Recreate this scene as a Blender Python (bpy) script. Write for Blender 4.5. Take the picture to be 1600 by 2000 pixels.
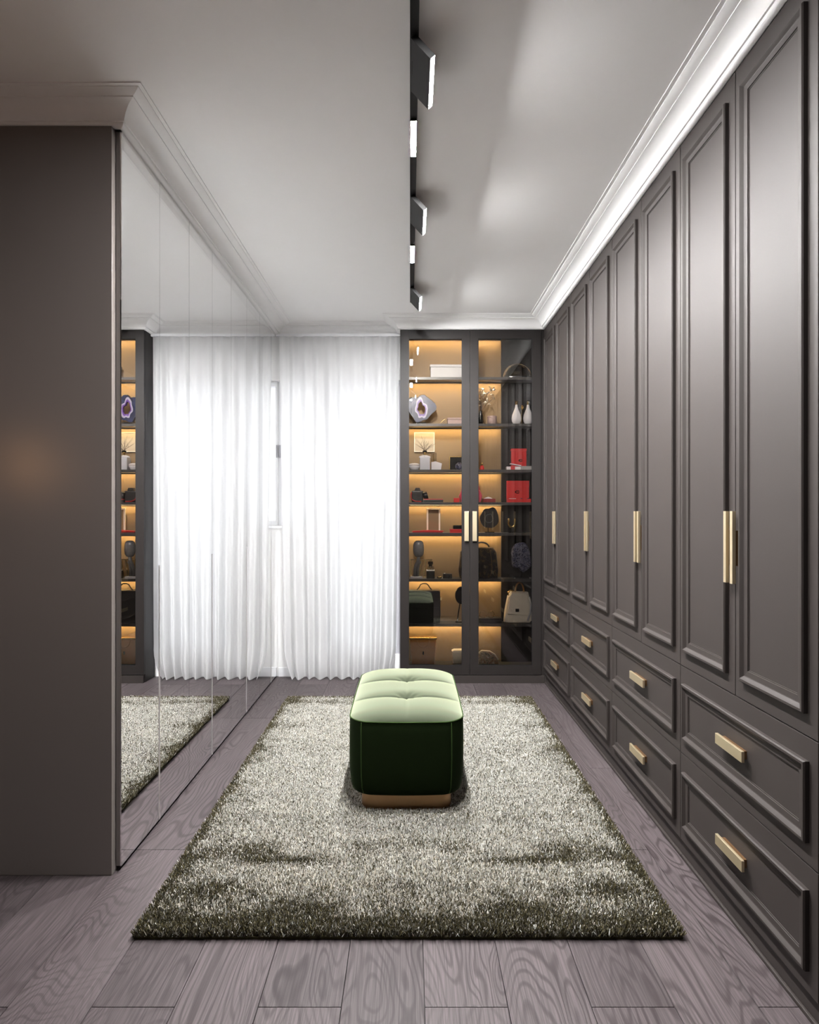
import bpy, bmesh, math, random
import numpy as np
from math import sin, cos, pi, sqrt
from mathutils import Vector, Matrix

random.seed(7); np.random.seed(7)
SC = bpy.context.scene
COL = SC.collection
for o in list(bpy.data.objects):
    bpy.data.objects.remove(o)

# ------------------------------------------------------------------ camera
cam_d = bpy.data.cameras.new('camera')
cam = bpy.data.objects.new('camera', cam_d); COL.objects.link(cam)
cam.location = (0, 0, 1.28); cam.rotation_euler = (pi / 2, 0, 0)
cam_d.sensor_width = 36; cam_d.lens = 36 * 1250 / 2000
cam_d.shift_x = -1 / 2000; cam_d.shift_y = -1 / 2000
cam_d.clip_start = 0.02
SC.camera = cam

# ------------------------------------------------------------------ world, daylight portals, exposure
w = bpy.data.worlds.new('overcast_sky'); SC.world = w; w.use_nodes = True
bg = w.node_tree.nodes['Background']
bg.inputs['Color'].default_value = (0.97, 0.985, 1.0, 1); bg.inputs['Strength'].default_value = 0.85


def portal(name, loc, sx, sz):
    d = bpy.data.lights.new(name, 'AREA'); d.shape = 'RECTANGLE'; d.size = sx; d.size_y = sz
    d.cycles.is_portal = True
    o = bpy.data.objects.new(name, d); COL.objects.link(o)
    o.location = loc; o.rotation_euler = (-pi / 2, 0, 0)      # shines towards -Y, into the room
    return o


portal('daylight_window', (-0.875, 5.13, 1.735), 0.32, 1.13)
portal('daylight_balcony_door', (-0.37, 5.13, 1.235), 0.60, 2.13)

SC.view_settings.view_transform = 'Standard'; SC.view_settings.look = 'None'
SC.view_settings.exposure = 1.08; SC.view_settings.gamma = 1.0
SC.view_settings.use_curve_mapping = False
try:
    SC.cycles.use_denoising = True
    SC.cycles.max_bounces = 9; SC.cycles.diffuse_bounces = 5; SC.cycles.glossy_bounces = 5
    SC.cycles.transmission_bounces = 6; SC.cycles.transparent_max_bounces = 16
    SC.cycles.sample_clamp_indirect = 12.0
    SC.cycles.caustics_refractive = False
except Exception:
    pass


# ------------------------------------------------------------------ materials
def lin(c):
    return tuple(((v / 255) / 12.92 if v / 255 <= 0.04045 else ((v / 255 + 0.055) / 1.055) ** 2.4) for v in c)


MATS = {}


def nodes_of(name):
    m = bpy.data.materials.new(name); m.use_nodes = True
    nt = m.node_tree
    return m, nt, nt.nodes['Principled BSDF'], nt.nodes, nt.links


def pmat(name, col, rough=0.5, metal=0.0, spec=0.5, noise=0.06, nscale=40.0, bump=0.0, bscale=200.0, sheen=0.0,
         sheen_tint=(1, 1, 1), coat=0.0, emit=None, estr=0.0, sheen_rough=0.5):
    """procedural principled material with a little noise in colour and relief"""
    m, nt, b, N, L = nodes_of(name)
    c = col if max(col) <= 1.0 else lin(col)
    tc = N.new('ShaderNodeTexCoord')
    if noise > 0:
        nz = N.new('ShaderNodeTexNoise'); nz.inputs['Scale'].default_value = nscale; nz.inputs['Detail'].default_value = 3
        L.new(tc.outputs['Object'], nz.inputs['Vector'])
        mx = N.new('ShaderNodeMix'); mx.data_type = 'RGBA'
        mx.inputs[6].default_value = (*[v * (1 - noise) for v in c], 1)
        mx.inputs[7].default_value = (*[min(1, v * (1 + noise)) for v in c], 1)
        L.new(nz.outputs['Fac'], mx.inputs[0]); L.new(mx.outputs[2], b.inputs['Base Color'])
    else:
        b.inputs['Base Color'].default_value = (*c, 1)
    b.inputs['Roughness'].default_value = rough; b.inputs['Metallic'].default_value = metal
    b.inputs['Specular IOR Level'].default_value = spec
    if coat: b.inputs['Coat Weight'].default_value = coat; b.inputs['Coat Roughness'].default_value = 0.1
    if sheen:
        b.inputs['Sheen Weight'].default_value = sheen; b.inputs['Sheen Roughness'].default_value = sheen_rough
        b.inputs['Sheen Tint'].default_value = (*sheen_tint, 1)
    if bump:
        n2 = N.new('ShaderNodeTexNoise'); n2.inputs['Scale'].default_value = bscale; n2.inputs['Detail'].default_value = 2
        L.new(tc.outputs['Object'], n2.inputs['Vector'])
        bp = N.new('ShaderNodeBump'); bp.inputs['Strength'].default_value = bump; bp.inputs['Distance'].default_value = 0.002
        L.new(n2.outputs['Fac'], bp.inputs['Height']); L.new(bp.outputs['Normal'], b.inputs['Normal'])
    if emit:
        b.inputs['Emission Color'].default_value = (*emit, 1); b.inputs['Emission Strength'].default_value = estr
    MATS[name] = m
    return m


pmat('ceiling_paint', (0.92, 0.915, 0.91), 0.75, spec=0.25, noise=0.01, nscale=6)
pmat('wall_paint', (0.80, 0.80, 0.80), 0.7, spec=0.3, noise=0.015, nscale=8)
pmat('cornice_white', (0.88, 0.875, 0.87), 0.45, spec=0.35, noise=0.01, nscale=10)
pmat('hall_paint', (0.075, 0.060, 0.052), 0.6, noise=0.05, nscale=8)
pmat('taupe_lacquer', (0.028, 0.0228, 0.0208), 0.58, spec=0.24, noise=0.02, nscale=5, bump=0.03, bscale=600)
pmat('taupe_laminate', (0.150, 0.131, 0.121), 0.30, spec=0.5, noise=0.03, nscale=400, bump=0.04, bscale=900)
pmat('carcass_dark', (0.012, 0.010, 0.009), 0.7, noise=0.1)
pmat('vitrine_frame', (0.016, 0.0132, 0.0122), 0.5, spec=0.24, noise=0.02, nscale=5)
pmat('vitrine_back', (0.22, 0.150, 0.080), 0.55, spec=0.3, noise=0.03, nscale=30)
pmat('vitrine_dark', (0.008, 0.007, 0.007), 0.5, spec=0.2, noise=0.05)
pmat('shelf_dark', (0.055, 0.052, 0.052), 0.35, noise=0.05)
pmat('brass', (0.82, 0.70, 0.48), 0.42, metal=1.0, noise=0.03, nscale=300, bump=0.03, bscale=900)
pmat('brass_polished', (0.85, 0.66, 0.34), 0.25, metal=1.0, noise=0.03, nscale=200)
pmat('bronze_mount', (0.16, 0.085, 0.035), 0.45, metal=0.7, noise=0.05)
pmat('gold', (0.85, 0.58, 0.22), 0.22, metal=1.0, noise=0.04)
pmat('base_bronze', (0.40, 0.24, 0.13), 0.38, metal=1.0, noise=0.04, nscale=60)
pmat('black_metal', (0.008, 0.0075, 0.0075), 0.5, spec=0.3, noise=0.05)
pmat('chrome_strip', (0.75, 0.73, 0.73), 0.3, metal=0.9, noise=0.02)
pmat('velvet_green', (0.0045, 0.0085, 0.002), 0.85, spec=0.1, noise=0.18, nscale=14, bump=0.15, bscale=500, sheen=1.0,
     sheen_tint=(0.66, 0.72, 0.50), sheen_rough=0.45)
pmat('velvet_side_shaded', (0.0045, 0.0085, 0.002), 0.85, spec=0.05, noise=0.18, nscale=14, bump=0.15, bscale=500, sheen=0.16,
     sheen_tint=(0.70, 0.95, 0.45), sheen_rough=0.22)  # same velvet as the top; sheen cut so the sides carry their shade
pmat('velvet_piping', (0.02, 0.04, 0.008), 0.8, spec=0.1, noise=0.05, sheen=0.4, sheen_tint=(0.6, 0.85, 0.4), sheen_rough=0.25)
pmat('rug_base', (0.035, 0.030, 0.015), 0.95, spec=0.05, noise=0.3, nscale=80)
pmat('window_white', (0.78, 0.79, 0.81), 0.35, noise=0.01)
pmat('window_grey', (0.36, 0.36, 0.39), 0.4, noise=0.02)
pmat('light_white', (0.9, 0.9, 0.9), 0.4, noise=0.0, emit=(1.0, 0.99, 0.985), estr=760.0)
pmat('line_light', (0.9, 0.9, 0.9), 0.4, noise=0.0, emit=(1.0, 0.99, 0.985), estr=4000.0)
pmat('led_warm', (0.9, 0.8, 0.6), 0.4, noise=0.0, emit=(1.0, 0.74, 0.38), estr=46.0)
pmat('lamp_warm', (0.9, 0.7, 0.5), 0.5, noise=0.0, emit=(1.0, 0.48, 0.18), estr=3.4)
# objects in the glass cabinet
pmat('paper_grey', (0.34, 0.335, 0.335), 0.6, noise=0.03)
pmat('mauve_box', (0.30, 0.21, 0.19), 0.6, noise=0.05)
pmat('ceramic_white', (0.78, 0.76, 0.80), 0.2, noise=0.02, coat=0.4)
pmat('ceramic_grey', (0.55, 0.55, 0.60), 0.25, noise=0.03, coat=0.3)
pmat('cream_frame', (0.40, 0.34, 0.25), 0.5, noise=0.04)
pmat('cream_leather', (0.80, 0.73, 0.62), 0.45, noise=0.04, nscale=90, bump=0.2, bscale=300)
pmat('red_box', (0.52, 0.012, 0.012), 0.4, noise=0.06)
pmat('red_deep', (0.20, 0.010, 0.010), 0.45, noise=0.08)
pmat('pink_leather', (0.55, 0.06, 0.11), 0.35, noise=0.05)
pmat('black_leather', (0.010, 0.009, 0.009), 0.38, noise=0.1, nscale=90, bump=0.3, bscale=200)
pmat('black_gloss', (0.006, 0.006, 0.006), 0.15, noise=0.05)
pmat('navy', (0.012, 0.018, 0.06), 0.4, noise=0.3, nscale=60)
pmat('agate_purple', (0.12, 0.05, 0.26), 0.3, noise=0.4, nscale=120)
pmat('agate_white', (0.30, 0.28, 0.36), 0.3, noise=0.25, nscale=90)
pmat('stone_dark', (0.018, 0.015, 0.014), 0.35, noise=0.5, nscale=50)
pmat('stone_grey', (0.11, 0.11, 0.115), 0.25, noise=0.3, nscale=45)
pmat('amber_leather', (0.36, 0.15, 0.035), 0.4, noise=0.1, nscale=50)
pmat('silver_leaf', (0.80, 0.74, 0.62), 0.3, metal=0.9, noise=0.1)
pmat('twig', (0.05, 0.03, 0.02), 0.8, noise=0.2)


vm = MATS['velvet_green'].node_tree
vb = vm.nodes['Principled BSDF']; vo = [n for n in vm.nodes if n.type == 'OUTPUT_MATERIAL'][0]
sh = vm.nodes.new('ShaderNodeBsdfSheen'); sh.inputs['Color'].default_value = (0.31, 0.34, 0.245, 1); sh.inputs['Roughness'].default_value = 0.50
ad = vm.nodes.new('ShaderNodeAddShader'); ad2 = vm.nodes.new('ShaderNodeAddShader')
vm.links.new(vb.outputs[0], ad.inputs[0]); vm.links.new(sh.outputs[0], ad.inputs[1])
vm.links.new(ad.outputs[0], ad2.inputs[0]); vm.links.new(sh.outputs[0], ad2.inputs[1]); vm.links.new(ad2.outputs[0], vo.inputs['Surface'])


def stone_bands(name, ramp, scale, dist):
    m, nt, b, N, L = nodes_of(name)
    tc = N.new('ShaderNodeTexCoord'); nz = N.new('ShaderNodeTexNoise')
    nz.inputs['Scale'].default_value = scale; nz.inputs['Detail'].default_value = 6; nz.inputs['Distortion'].default_value = dist
    cr = N.new('ShaderNodeValToRGB'); L.new(tc.outputs['Object'], nz.inputs['Vector']); L.new(nz.outputs['Fac'], cr.inputs[0])
    el = cr.color_ramp.elements
    el[0].position = ramp[0][0]; el[0].color = (*ramp[0][1], 1)
    el[1].position = ramp[-1][0]; el[1].color = (*ramp[-1][1], 1)
    for p, c in ramp[1:-1]:
        e = el.new(p); e.color = (*c, 1)
    L.new(cr.outputs[0], b.inputs['Base Color']); b.inputs['Roughness'].default_value = 0.3
    bp = N.new('ShaderNodeBump'); bp.inputs['Strength'].default_value = 0.4; bp.inputs['Distance'].default_value = 0.003
    L.new(nz.outputs['Fac'], bp.inputs['Height']); L.new(bp.outputs['Normal'], b.inputs['Normal'])
    MATS[name] = m


stone_bands('agate_blue', [(0.30, (0.006, 0.006, 0.012)), (0.48, (0.005, 0.010, 0.045)), (0.56, (0.014, 0.024, 0.080)), (0.68, (0.010, 0.012, 0.03))], 14, 1.5)
stone_bands('geode_blue', [(0.36, (0.006, 0.006, 0.008)), (0.47, (0.05, 0.055, 0.12)), (0.55, (0.22, 0.22, 0.30)), (0.66, (0.012, 0.012, 0.02))], 40, 2.0)
stone_bands('snake_skin', [(0.38, (0.06, 0.03, 0.02)), (0.50, (0.55, 0.42, 0.28)), (0.58, (0.28, 0.10, 0.04)), (0.68, (0.75, 0.66, 0.52))], 36, 0.6)
stone_bands('black_quilt', [(0.36, (0.004, 0.004, 0.004)), (0.55, (0.016, 0.014, 0.012)), (0.62, (0.10, 0.06, 0.02)), (0.66, (0.008, 0.007, 0.006))], 38, 0.4)


def glass(name, tint, ior, rough=0.0):
    """thin pane: see-through with a Fresnel reflection"""
    m, nt, b, N, L = nodes_of(name); N.remove(b)
    out = [n for n in N if n.type == 'OUTPUT_MATERIAL'][0]
    tr = N.new('ShaderNodeBsdfTransparent'); tr.inputs['Color'].default_value = (*tint, 1)
    gl = N.new('ShaderNodeBsdfGlossy'); gl.inputs['Roughness'].default_value = rough
    fr = N.new('ShaderNodeFresnel'); fr.inputs['IOR'].default_value = ior
    mx = N.new('ShaderNodeMixShader')
    L.new(fr.outputs[0], mx.inputs[0]); L.new(tr.outputs[0], mx.inputs[1]); L.new(gl.outputs[0], mx.inputs[2])
    L.new(mx.outputs[0], out.inputs['Surface'])
    MATS[name] = m


glass('vitrine_glass', (0.92, 0.905, 0.885), 1.66)
glass('window_glass', (0.96, 0.97, 0.98), 1.3)
glass('amber_glass', (0.72, 0.56, 0.34), 1.7)
glass('clear_glass', (0.86, 0.86, 0.86), 1.6)
glass('smoke_glass', (0.30, 0.30, 0.31), 1.8)

m, nt, b, N, L = nodes_of('mirror_silver')
b.inputs['Base Color'].default_value = (0.94, 0.94, 0.94, 1); b.inputs['Metallic'].default_value = 1.0
tc = N.new('ShaderNodeTexCoord'); nz = N.new('ShaderNodeTexNoise'); nz.inputs['Scale'].default_value = 3
mr = N.new('ShaderNodeMapRange'); mr.inputs['To Min'].default_value = 0.0; mr.inputs['To Max'].default_value = 0.006
L.new(tc.outputs['Object'], nz.inputs['Vector']); L.new(nz.outputs['Fac'], mr.inputs[0]); L.new(mr.outputs[0], b.inputs['Roughness'])
MATS['mirror_silver'] = m

# sheer curtain: part open weave, part thread that scatters and transmits
m, nt, b, N, L = nodes_of('sheer_curtain'); N.remove(b)
out = [n for n in N if n.type == 'OUTPUT_MATERIAL'][0]
df = N.new('ShaderNodeBsdfDiffuse'); df.inputs['Color'].default_value = (0.58, 0.58, 0.585, 1)
tl = N.new('ShaderNodeBsdfTranslucent'); tl.inputs['Color'].default_value = (0.88, 0.88, 0.885, 1)
tp = N.new('ShaderNodeBsdfTransparent')
tc = N.new('ShaderNodeTexCoord'); mp = N.new('ShaderNodeMapping'); mp.inputs['Scale'].default_value = (900, 900, 60)
nz = N.new('ShaderNodeTexNoise'); nz.inputs['Scale'].default_value = 1.0
L.new(tc.outputs['Object'], mp.inputs[0]); L.new(mp.outputs[0], nz.inputs['Vector'])
m1 = N.new('ShaderNodeMixShader'); m1.inputs[0].default_value = 0.50
m2 = N.new('ShaderNodeMixShader')
mr = N.new('ShaderNodeMapRange'); mr.inputs['To Min'].default_value = 0.92; mr.inputs['To Max'].default_value = 0.97
L.new(nz.outputs['Fac'], mr.inputs[0])
L.new(df.outputs[0], m1.inputs[1]); L.new(tl.outputs[0], m1.inputs[2])
L.new(mr.outputs[0], m2.inputs[0]); L.new(tp.outputs[0], m2.inputs[1]); L.new(m1.outputs[0], m2.inputs[2])
L.new(m2.outputs[0], out.inputs['Surface'])
MATS['sheer_curtain'] = m

# grey-brown oak: contour lines of a stretched noise field, shifted for every plank
m, nt, b, N, L = nodes_of('oak_planks')
geo = N.new('ShaderNodeNewGeometry'); oi = N.new('ShaderNodeObjectInfo')
mul = N.new('ShaderNodeVectorMath'); mul.operation = 'MULTIPLY'; mul.inputs[1].default_value = (1.0, 0.22, 1.0)
cmb = N.new('ShaderNodeCombineXYZ')
rm = N.new('ShaderNodeMath'); rm.operation = 'MULTIPLY'; rm.inputs[1].default_value = 71.0
L.new(oi.outputs['Random'], rm.inputs[0]); L.new(rm.outputs[0], cmb.inputs['Z']); L.new(rm.outputs[0], cmb.inputs['X'])
add = N.new('ShaderNodeVectorMath'); add.operation = 'ADD'
L.new(geo.outputs['Position'], mul.inputs[0]); L.new(mul.outputs[0], add.inputs[0]); L.new(cmb.outputs[0], add.inputs[1])
n1 = N.new('ShaderNodeTexNoise'); n1.inputs['Scale'].default_value = 4.4; n1.inputs['Detail'].default_value = 2.0
n1.inputs['Roughness'].default_value = 0.45; n1.inputs['Distortion'].default_value = 0.35
L.new(add.outputs[0], n1.inputs['Vector'])
ms = N.new('ShaderNodeMath'); ms.operation = 'MULTIPLY'; ms.inputs[1].default_value = 230.0
sn = N.new('ShaderNodeMath'); sn.operation = 'SINE'
L.new(n1.outputs['Fac'], ms.inputs[0]); L.new(ms.outputs[0], sn.inputs[0])
ring = N.new('ShaderNodeMapRange'); ring.inputs['From Min'].default_value = 0.10; ring.inputs['From Max'].default_value = 1.0
L.new(sn.outputs[0], ring.inputs[0])
fs = N.new('ShaderNodeVectorMath'); fs.operation = 'MULTIPLY'; fs.inputs[1].default_value = (260, 22, 1)
L.new(add.outputs[0], fs.inputs[0])
n2 = N.new('ShaderNodeTexNoise'); n2.inputs['Scale'].default_value = 1.0; n2.inputs['Detail'].default_value = 3.0
L.new(fs.outputs[0], n2.inputs['Vector'])
n3 = N.new('ShaderNodeTexNoise'); n3.inputs['Scale'].default_value = 2.2; n3.inputs['Detail'].default_value = 4.0
L.new(add.outputs[0], n3.inputs['Vector'])
c1 = N.new('ShaderNodeMix'); c1.data_type = 'RGBA'
c1.inputs[6].default_value = (0.056, 0.0450, 0.0470, 1); c1.inputs[7].default_value = (0.098, 0.081, 0.084, 1)
L.new(n3.outputs['Fac'], c1.inputs[0])
c2 = N.new('ShaderNodeMix'); c2.data_type = 'RGBA'; c2.blend_type = 'MULTIPLY'
fm = N.new('ShaderNodeMapRange'); fm.inputs['From Min'].default_value = 0.3; fm.inputs['From Max'].default_value = 0.7
fm.inputs['To Min'].default_value = 0.50; fm.inputs['To Max'].default_value = 1.12
L.new(n2.outputs['Fac'], fm.inputs[0])
L.new(c1.outputs[2], c2.inputs[6]); L.new(fm.outputs[0], c2.inputs[7]); c2.inputs[0].default_value = 1.0
c3 = N.new('ShaderNodeMix'); c3.data_type = 'RGBA'
rf = N.new('ShaderNodeMath'); rf.operation = 'MULTIPLY'; L.new(ring.outputs[0], rf.inputs[0])
n4 = N.new('ShaderNodeTexNoise'); n4.inputs['Scale'].default_value = 3.0; L.new(add.outputs[0], n4.inputs['Vector'])
rr = N.new('ShaderNodeMapRange'); rr.inputs['From Min'].default_value = 0.35; rr.inputs['From Max'].default_value = 0.65
rr.inputs['To Min'].default_value = 0.20; rr.inputs['To Max'].default_value = 0.85
L.new(n4.outputs['Fac'], rr.inputs[0]); L.new(rr.outputs[0], rf.inputs[1])
L.new(rf.outputs[0], c3.inputs[0]); L.new(c2.outputs[2], c3.inputs[6]); c3.inputs[7].default_value = (0.022, 0.016, 0.017, 1)
tone = N.new('ShaderNodeMapRange'); tone.inputs['To Min'].default_value = 0.82; tone.inputs['To Max'].default_value = 1.12
L.new(oi.outputs['Random'], tone.inputs[0])
c4 = N.new('ShaderNodeMix'); c4.data_type = 'RGBA'; c4.blend_type = 'MULTIPLY'; c4.inputs[0].default_value = 1.0
L.new(c3.outputs[2], c4.inputs[6]); L.new(tone.outputs[0], c4.inputs[7])
L.new(c4.outputs[2], b.inputs['Base Color'])
b.inputs['Roughness'].default_value = 0.50; b.inputs['Specular IOR Level'].default_value = 0.22
bp = N.new('ShaderNodeBump'); bp.inputs['Strength'].default_value = 0.25; bp.inputs['Distance'].default_value = 0.0015
bh = N.new('ShaderNodeMath'); bh.operation = 'SUBTRACT'; L.new(n2.outputs['Fac'], bh.inputs[0]); L.new(rf.outputs[0], bh.inputs[1])
L.new(bh.outputs[0], bp.inputs['Height']); L.new(bp.outputs['Normal'], b.inputs['Normal'])
MATS['oak_planks'] = m

# rug pile: colour of every tuft stored on the mesh
m, nt, b, N, L = nodes_of('rug_pile')
at = N.new('ShaderNodeAttribute'); at.attribute_name = 'tuft'
L.new(at.outputs['Color'], b.inputs['Base Color'])
b.inputs['Roughness'].default_value = 0.75; b.inputs['Specular IOR Level'].default_value = 0.2
b.inputs['Sheen Weight'].default_value = 0.35; b.inputs['Sheen Roughness'].default_value = 0.4
MATS['rug_pile'] = m


# ------------------------------------------------------------------ geometry helpers
class G:
    """collects faces in world coordinates"""

    def __init__(s):
        s.v = []; s.f = []

    def add(s, vs, fs):
        o = len(s.v); s.v += [tuple(p) for p in vs]; s.f += [tuple(i + o for i in f) for f in fs]; return s

    def box(s, x0, x1, y0, y1, z0, z1, c=0.0):
        if c > 0:
            bm = bmesh.new(); bmesh.ops.create_cube(bm, size=1)
            for v in bm.verts:
                v.co = Vector((x0 if v.co.x < 0 else x1, y0 if v.co.y < 0 else y1, z0 if v.co.z < 0 else z1))
            bmesh.ops.bevel(bm, geom=list(bm.edges), offset=c, segments=2, affect='EDGES', profile=0.6)
            bm.verts.index_update()
            s.add([v.co[:] for v in bm.verts], [[v.index for v in f.verts] for f in bm.faces]); bm.free(); return s
        v = [(x0, y0, z0), (x1, y0, z0), (x1, y1, z0), (x0, y1, z0), (x0, y0, z1), (x1, y0, z1), (x1, y1, z1), (x0, y1, z1)]
        return s.add(v, [(3, 2, 1, 0), (4, 5, 6, 7), (0, 1, 5, 4), (1, 2, 6, 5), (2, 3, 7, 6), (3, 0, 4, 7)])

    def lathe(s, prof, cx, cy, z0, n=24, sy=1.0, ang=None):
        k = len(prof); vs = []
        for i in range(n):
            a = 2 * pi * i / n
            for r, z in prof:
                vs.append((cx + r * cos(a), cy + sy * r * sin(a), z0 + z))
        fs = []
        for i in range(n):
            j = (i + 1) % n
            for q in range(k - 1):
                fs.append((i * k + q, j * k + q, j * k + q + 1, i * k + q + 1))
        fs.append(tuple(i * k for i in reversed(range(n)))); fs.append(tuple(i * k + k - 1 for i in range(n)))
        return s.add(vs, fs)

    def tube(s, pts, r, n=8, closed=False):
        P = [Vector(p) for p in pts]; m_ = len(P); vs = []; up = None
        for i, p in enumerate(P):
            a = P[(i - 1) % m_] if (closed or i > 0) else p
            c = P[(i + 1) % m_] if (closed or i < m_ - 1) else p
            t = (c - a).normalized()
            if up is None:
                up = Vector((0, 0, 1)) if abs(t.z) < 0.9 else Vector((1, 0, 0))
            u = (up - t * up.dot(t))
            u = u.normalized() if u.length > 1e-6 else t.orthogonal().normalized()
            up = u; w_ = t.cross(u)
            rr = r[i] if isinstance(r, (list, tuple)) else r
            for k in range(n):
                an = 2 * pi * k / n
                vs.append(p + u * (rr * cos(an)) + w_ * (rr * sin(an)))
        fs = []
        rng = m_ if closed else m_ - 1
        for i in range(rng):
            j = (i + 1) % m_
            for k in range(n):
                l = (k + 1) % n
                fs.append((i * n + k, i * n + l, j * n + l, j * n + k))
        if not closed:
            fs.append(tuple(reversed(range(n)))); fs.append(tuple((m_ - 1) * n + k for k in range(n)))
        return s.add(vs, fs)

    def slab(s, poly, y0, y1, bev=0.0):
        """polygon in X,Z (counter-clockwise seen from the camera side -Y) extruded from y0 (front) to y1"""
        n = len(poly); cx = sum(p[0] for p in poly) / n; cz = sum(p[1] for p in poly) / n
        if bev:
            inn = [(cx + (p[0] - cx) * (1 - bev), cz + (p[1] - cz) * (1 - bev)) for p in poly]
            d = (y1 - y0) * 0.25
            rings = [(inn, y0), (poly, y0 + d), (poly, y1 - d), (inn, y1)]
        else:
            rings = [(poly, y0), (poly, y1)]
        vs = []; fs = []
        for pl, y in rings:
            vs += [(p[0], y, p[1]) for p in pl]
        for r in range(len(rings) - 1):
            for i in range(n):
                j = (i + 1) % n
                fs.append((r * n + i, r * n + j, (r + 1) * n + j, (r + 1) * n + i)[::-1])
        fs.append(tuple(range(n))); fs.append(tuple(reversed(range((len(rings) - 1) * n, len(rings) * n))))
        return s.add(vs, fs)

    def ring_slab(s, outer, inner, y0, y1):
        n = len(outer); vs = []; fs = []
        for pl, y in ((outer, y0), (inner, y0), (inner, y1), (outer, y1)):
            vs += [(p[0], y, p[1]) for p in pl]
        for r in range(4):
            q = (r + 1) % 4
            for i in range(n):
                j = (i + 1) % n
                fs.append((r * n + i, r * n + j, q * n + j, q * n + i))
        return s.add(vs, fs)

    def move(s, M):
        s.v = [tuple(M @ Vector(p)) for p in s.v]; return s


WORLD = {}      # object name -> world origin


def setp(o, label=None, cat=None, group=None, kind=None):
    if label: o['label'] = label
    if cat: o['category'] = cat
    if group: o['group'] = group
    if kind: o['kind'] = kind
    return o


def link(o, origin, parent):
    COL.objects.link(o); WORLD[o.name] = Vector(origin)
    if parent is not None:
        o.parent = parent; o.location = Vector(origin) - WORLD[parent.name]
    else:
        o.location = origin
    return o


def thing(name, origin, label=None, cat=None, group=None, kind=None, parent=None):
    o = bpy.data.objects.new(name, None); o.empty_display_size = 0.05
    link(o, origin, parent); return setp(o, label, cat, group, kind)


def mk(name, g, mat, parent=None, label=None, cat=None, group=None, kind=None, smooth=False, origin=None, fix=True):
    V = np.array(g.v, dtype=float)
    if origin is None:
        lo = V.min(0); hi = V.max(0); origin = ((lo[0] + hi[0]) / 2, (lo[1] + hi[1]) / 2, lo[2])
    me = bpy.data.meshes.new(name)
    me.from_pydata([tuple(p) for p in (V - np.array(origin))], [], g.f)
    if fix:
        bm = bmesh.new(); bm.from_mesh(me); bmesh.ops.recalc_face_normals(bm, faces=bm.faces); bm.to_mesh(me); bm.free()
    me.materials.append(MATS[mat])
    if smooth:
        me.polygons.foreach_set('use_smooth', [True] * len(me.polygons))
        if smooth == 'auto':
            try:
                me.set_sharp_from_angle(angle=math.radians(38))
            except Exception:
                pass
    me.update()
    o = bpy.data.objects.new(name, me)
    link(o, origin, parent); return setp(o, label, cat, group, kind)


def copy_tree(o, delta, parent=None):
    c = o.copy(); COL.objects.link(c)
    WORLD[c.name] = WORLD[o.name] + Vector(delta)
    if parent is None:
        c.location = WORLD[c.name]
    else:
        c.parent = parent
    for ch in list(o.children):
        copy_tree(ch, delta, c)
    return c


# ------------------------------------------------------------------ main sizes (metres, camera axis at X = 0)
XR, XL, YB, YV = 1.0, -1.028, 4.97, 4.77           # wardrobe fronts, mirror fronts, window wall, glass cabinet front
ZC, ZK = 2.72, 2.635                               # ceiling, underside of the cornice
YE = 2.27                                          # end panel of the mirrored wardrobe
YN, XH = -0.75, -1.85                              # wall behind the camera, far wall of the entry side
XV0 = -0.073                                       # left side of the glass cabinet

# ------------------------------------------------------------------ room shell
mk('ceiling', G().box(XH - .1, 1.75, YN - .1, YB + .2, ZC, ZC + .1), 'ceiling_paint', kind='structure')
mk('wall_right', G().box(1.63, 1.75, YN - .1, YB + .2, 0, ZC), 'wall_paint', kind='structure')
mk('wall_near', G().box(XH - .1, 1.63, YN - .1, YN, 0, ZC), 'hall_paint', kind='structure')
mk('wall_entry', G().box(XH - .1, XH, YN, YE + .6, 0, ZC), 'hall_paint', kind='structure')
mk('wall_left', G().box(-1.75, -1.652, YE + .125, YB, 0, ZC), 'wall_paint', kind='structure')
mk('wall_entry_end', G().box(XH, -1.65, YE + .02, YE + .12, 0, ZC), 'hall_paint', kind='structure')
WX0, WX1, WZ0, WZ1 = -1.035, -0.715, 1.17, 2.30
DX0, DX1, DZ0, DZ1 = -0.67, -0.07, 0.17, 2.30
g = G()
yb2 = YB + .15
g.box(-1.75, WX0, YB, yb2, 0, ZC); g.box(WX0, WX1, YB, yb2, 0, WZ0); g.box(WX0, WX1, YB, yb2, WZ1, ZC)
g.box(WX1, DX0, YB, yb2, 0, ZC); g.box(DX0, DX1, YB, yb2, 0, DZ0); g.box(DX0, DX1, YB, yb2, DZ1, ZC)
g.box(DX1, 1.63, YB, yb2, 0, ZC)
mk('wall_back', g, 'wall_paint', kind='structure', fix=False)


def frame_geo(x0, x1, z0, z1, t, y0, y1):
    return G().box(x0, x0 + t, y0, y1, z0, z1).box(x1 - t, x1, y0, y1, z0, z1).box(x0 + t, x1 - t, y0, y1, z0, z0 + t).box(x0 + t, x1 - t, y0, y1, z1 - t, z1)


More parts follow.
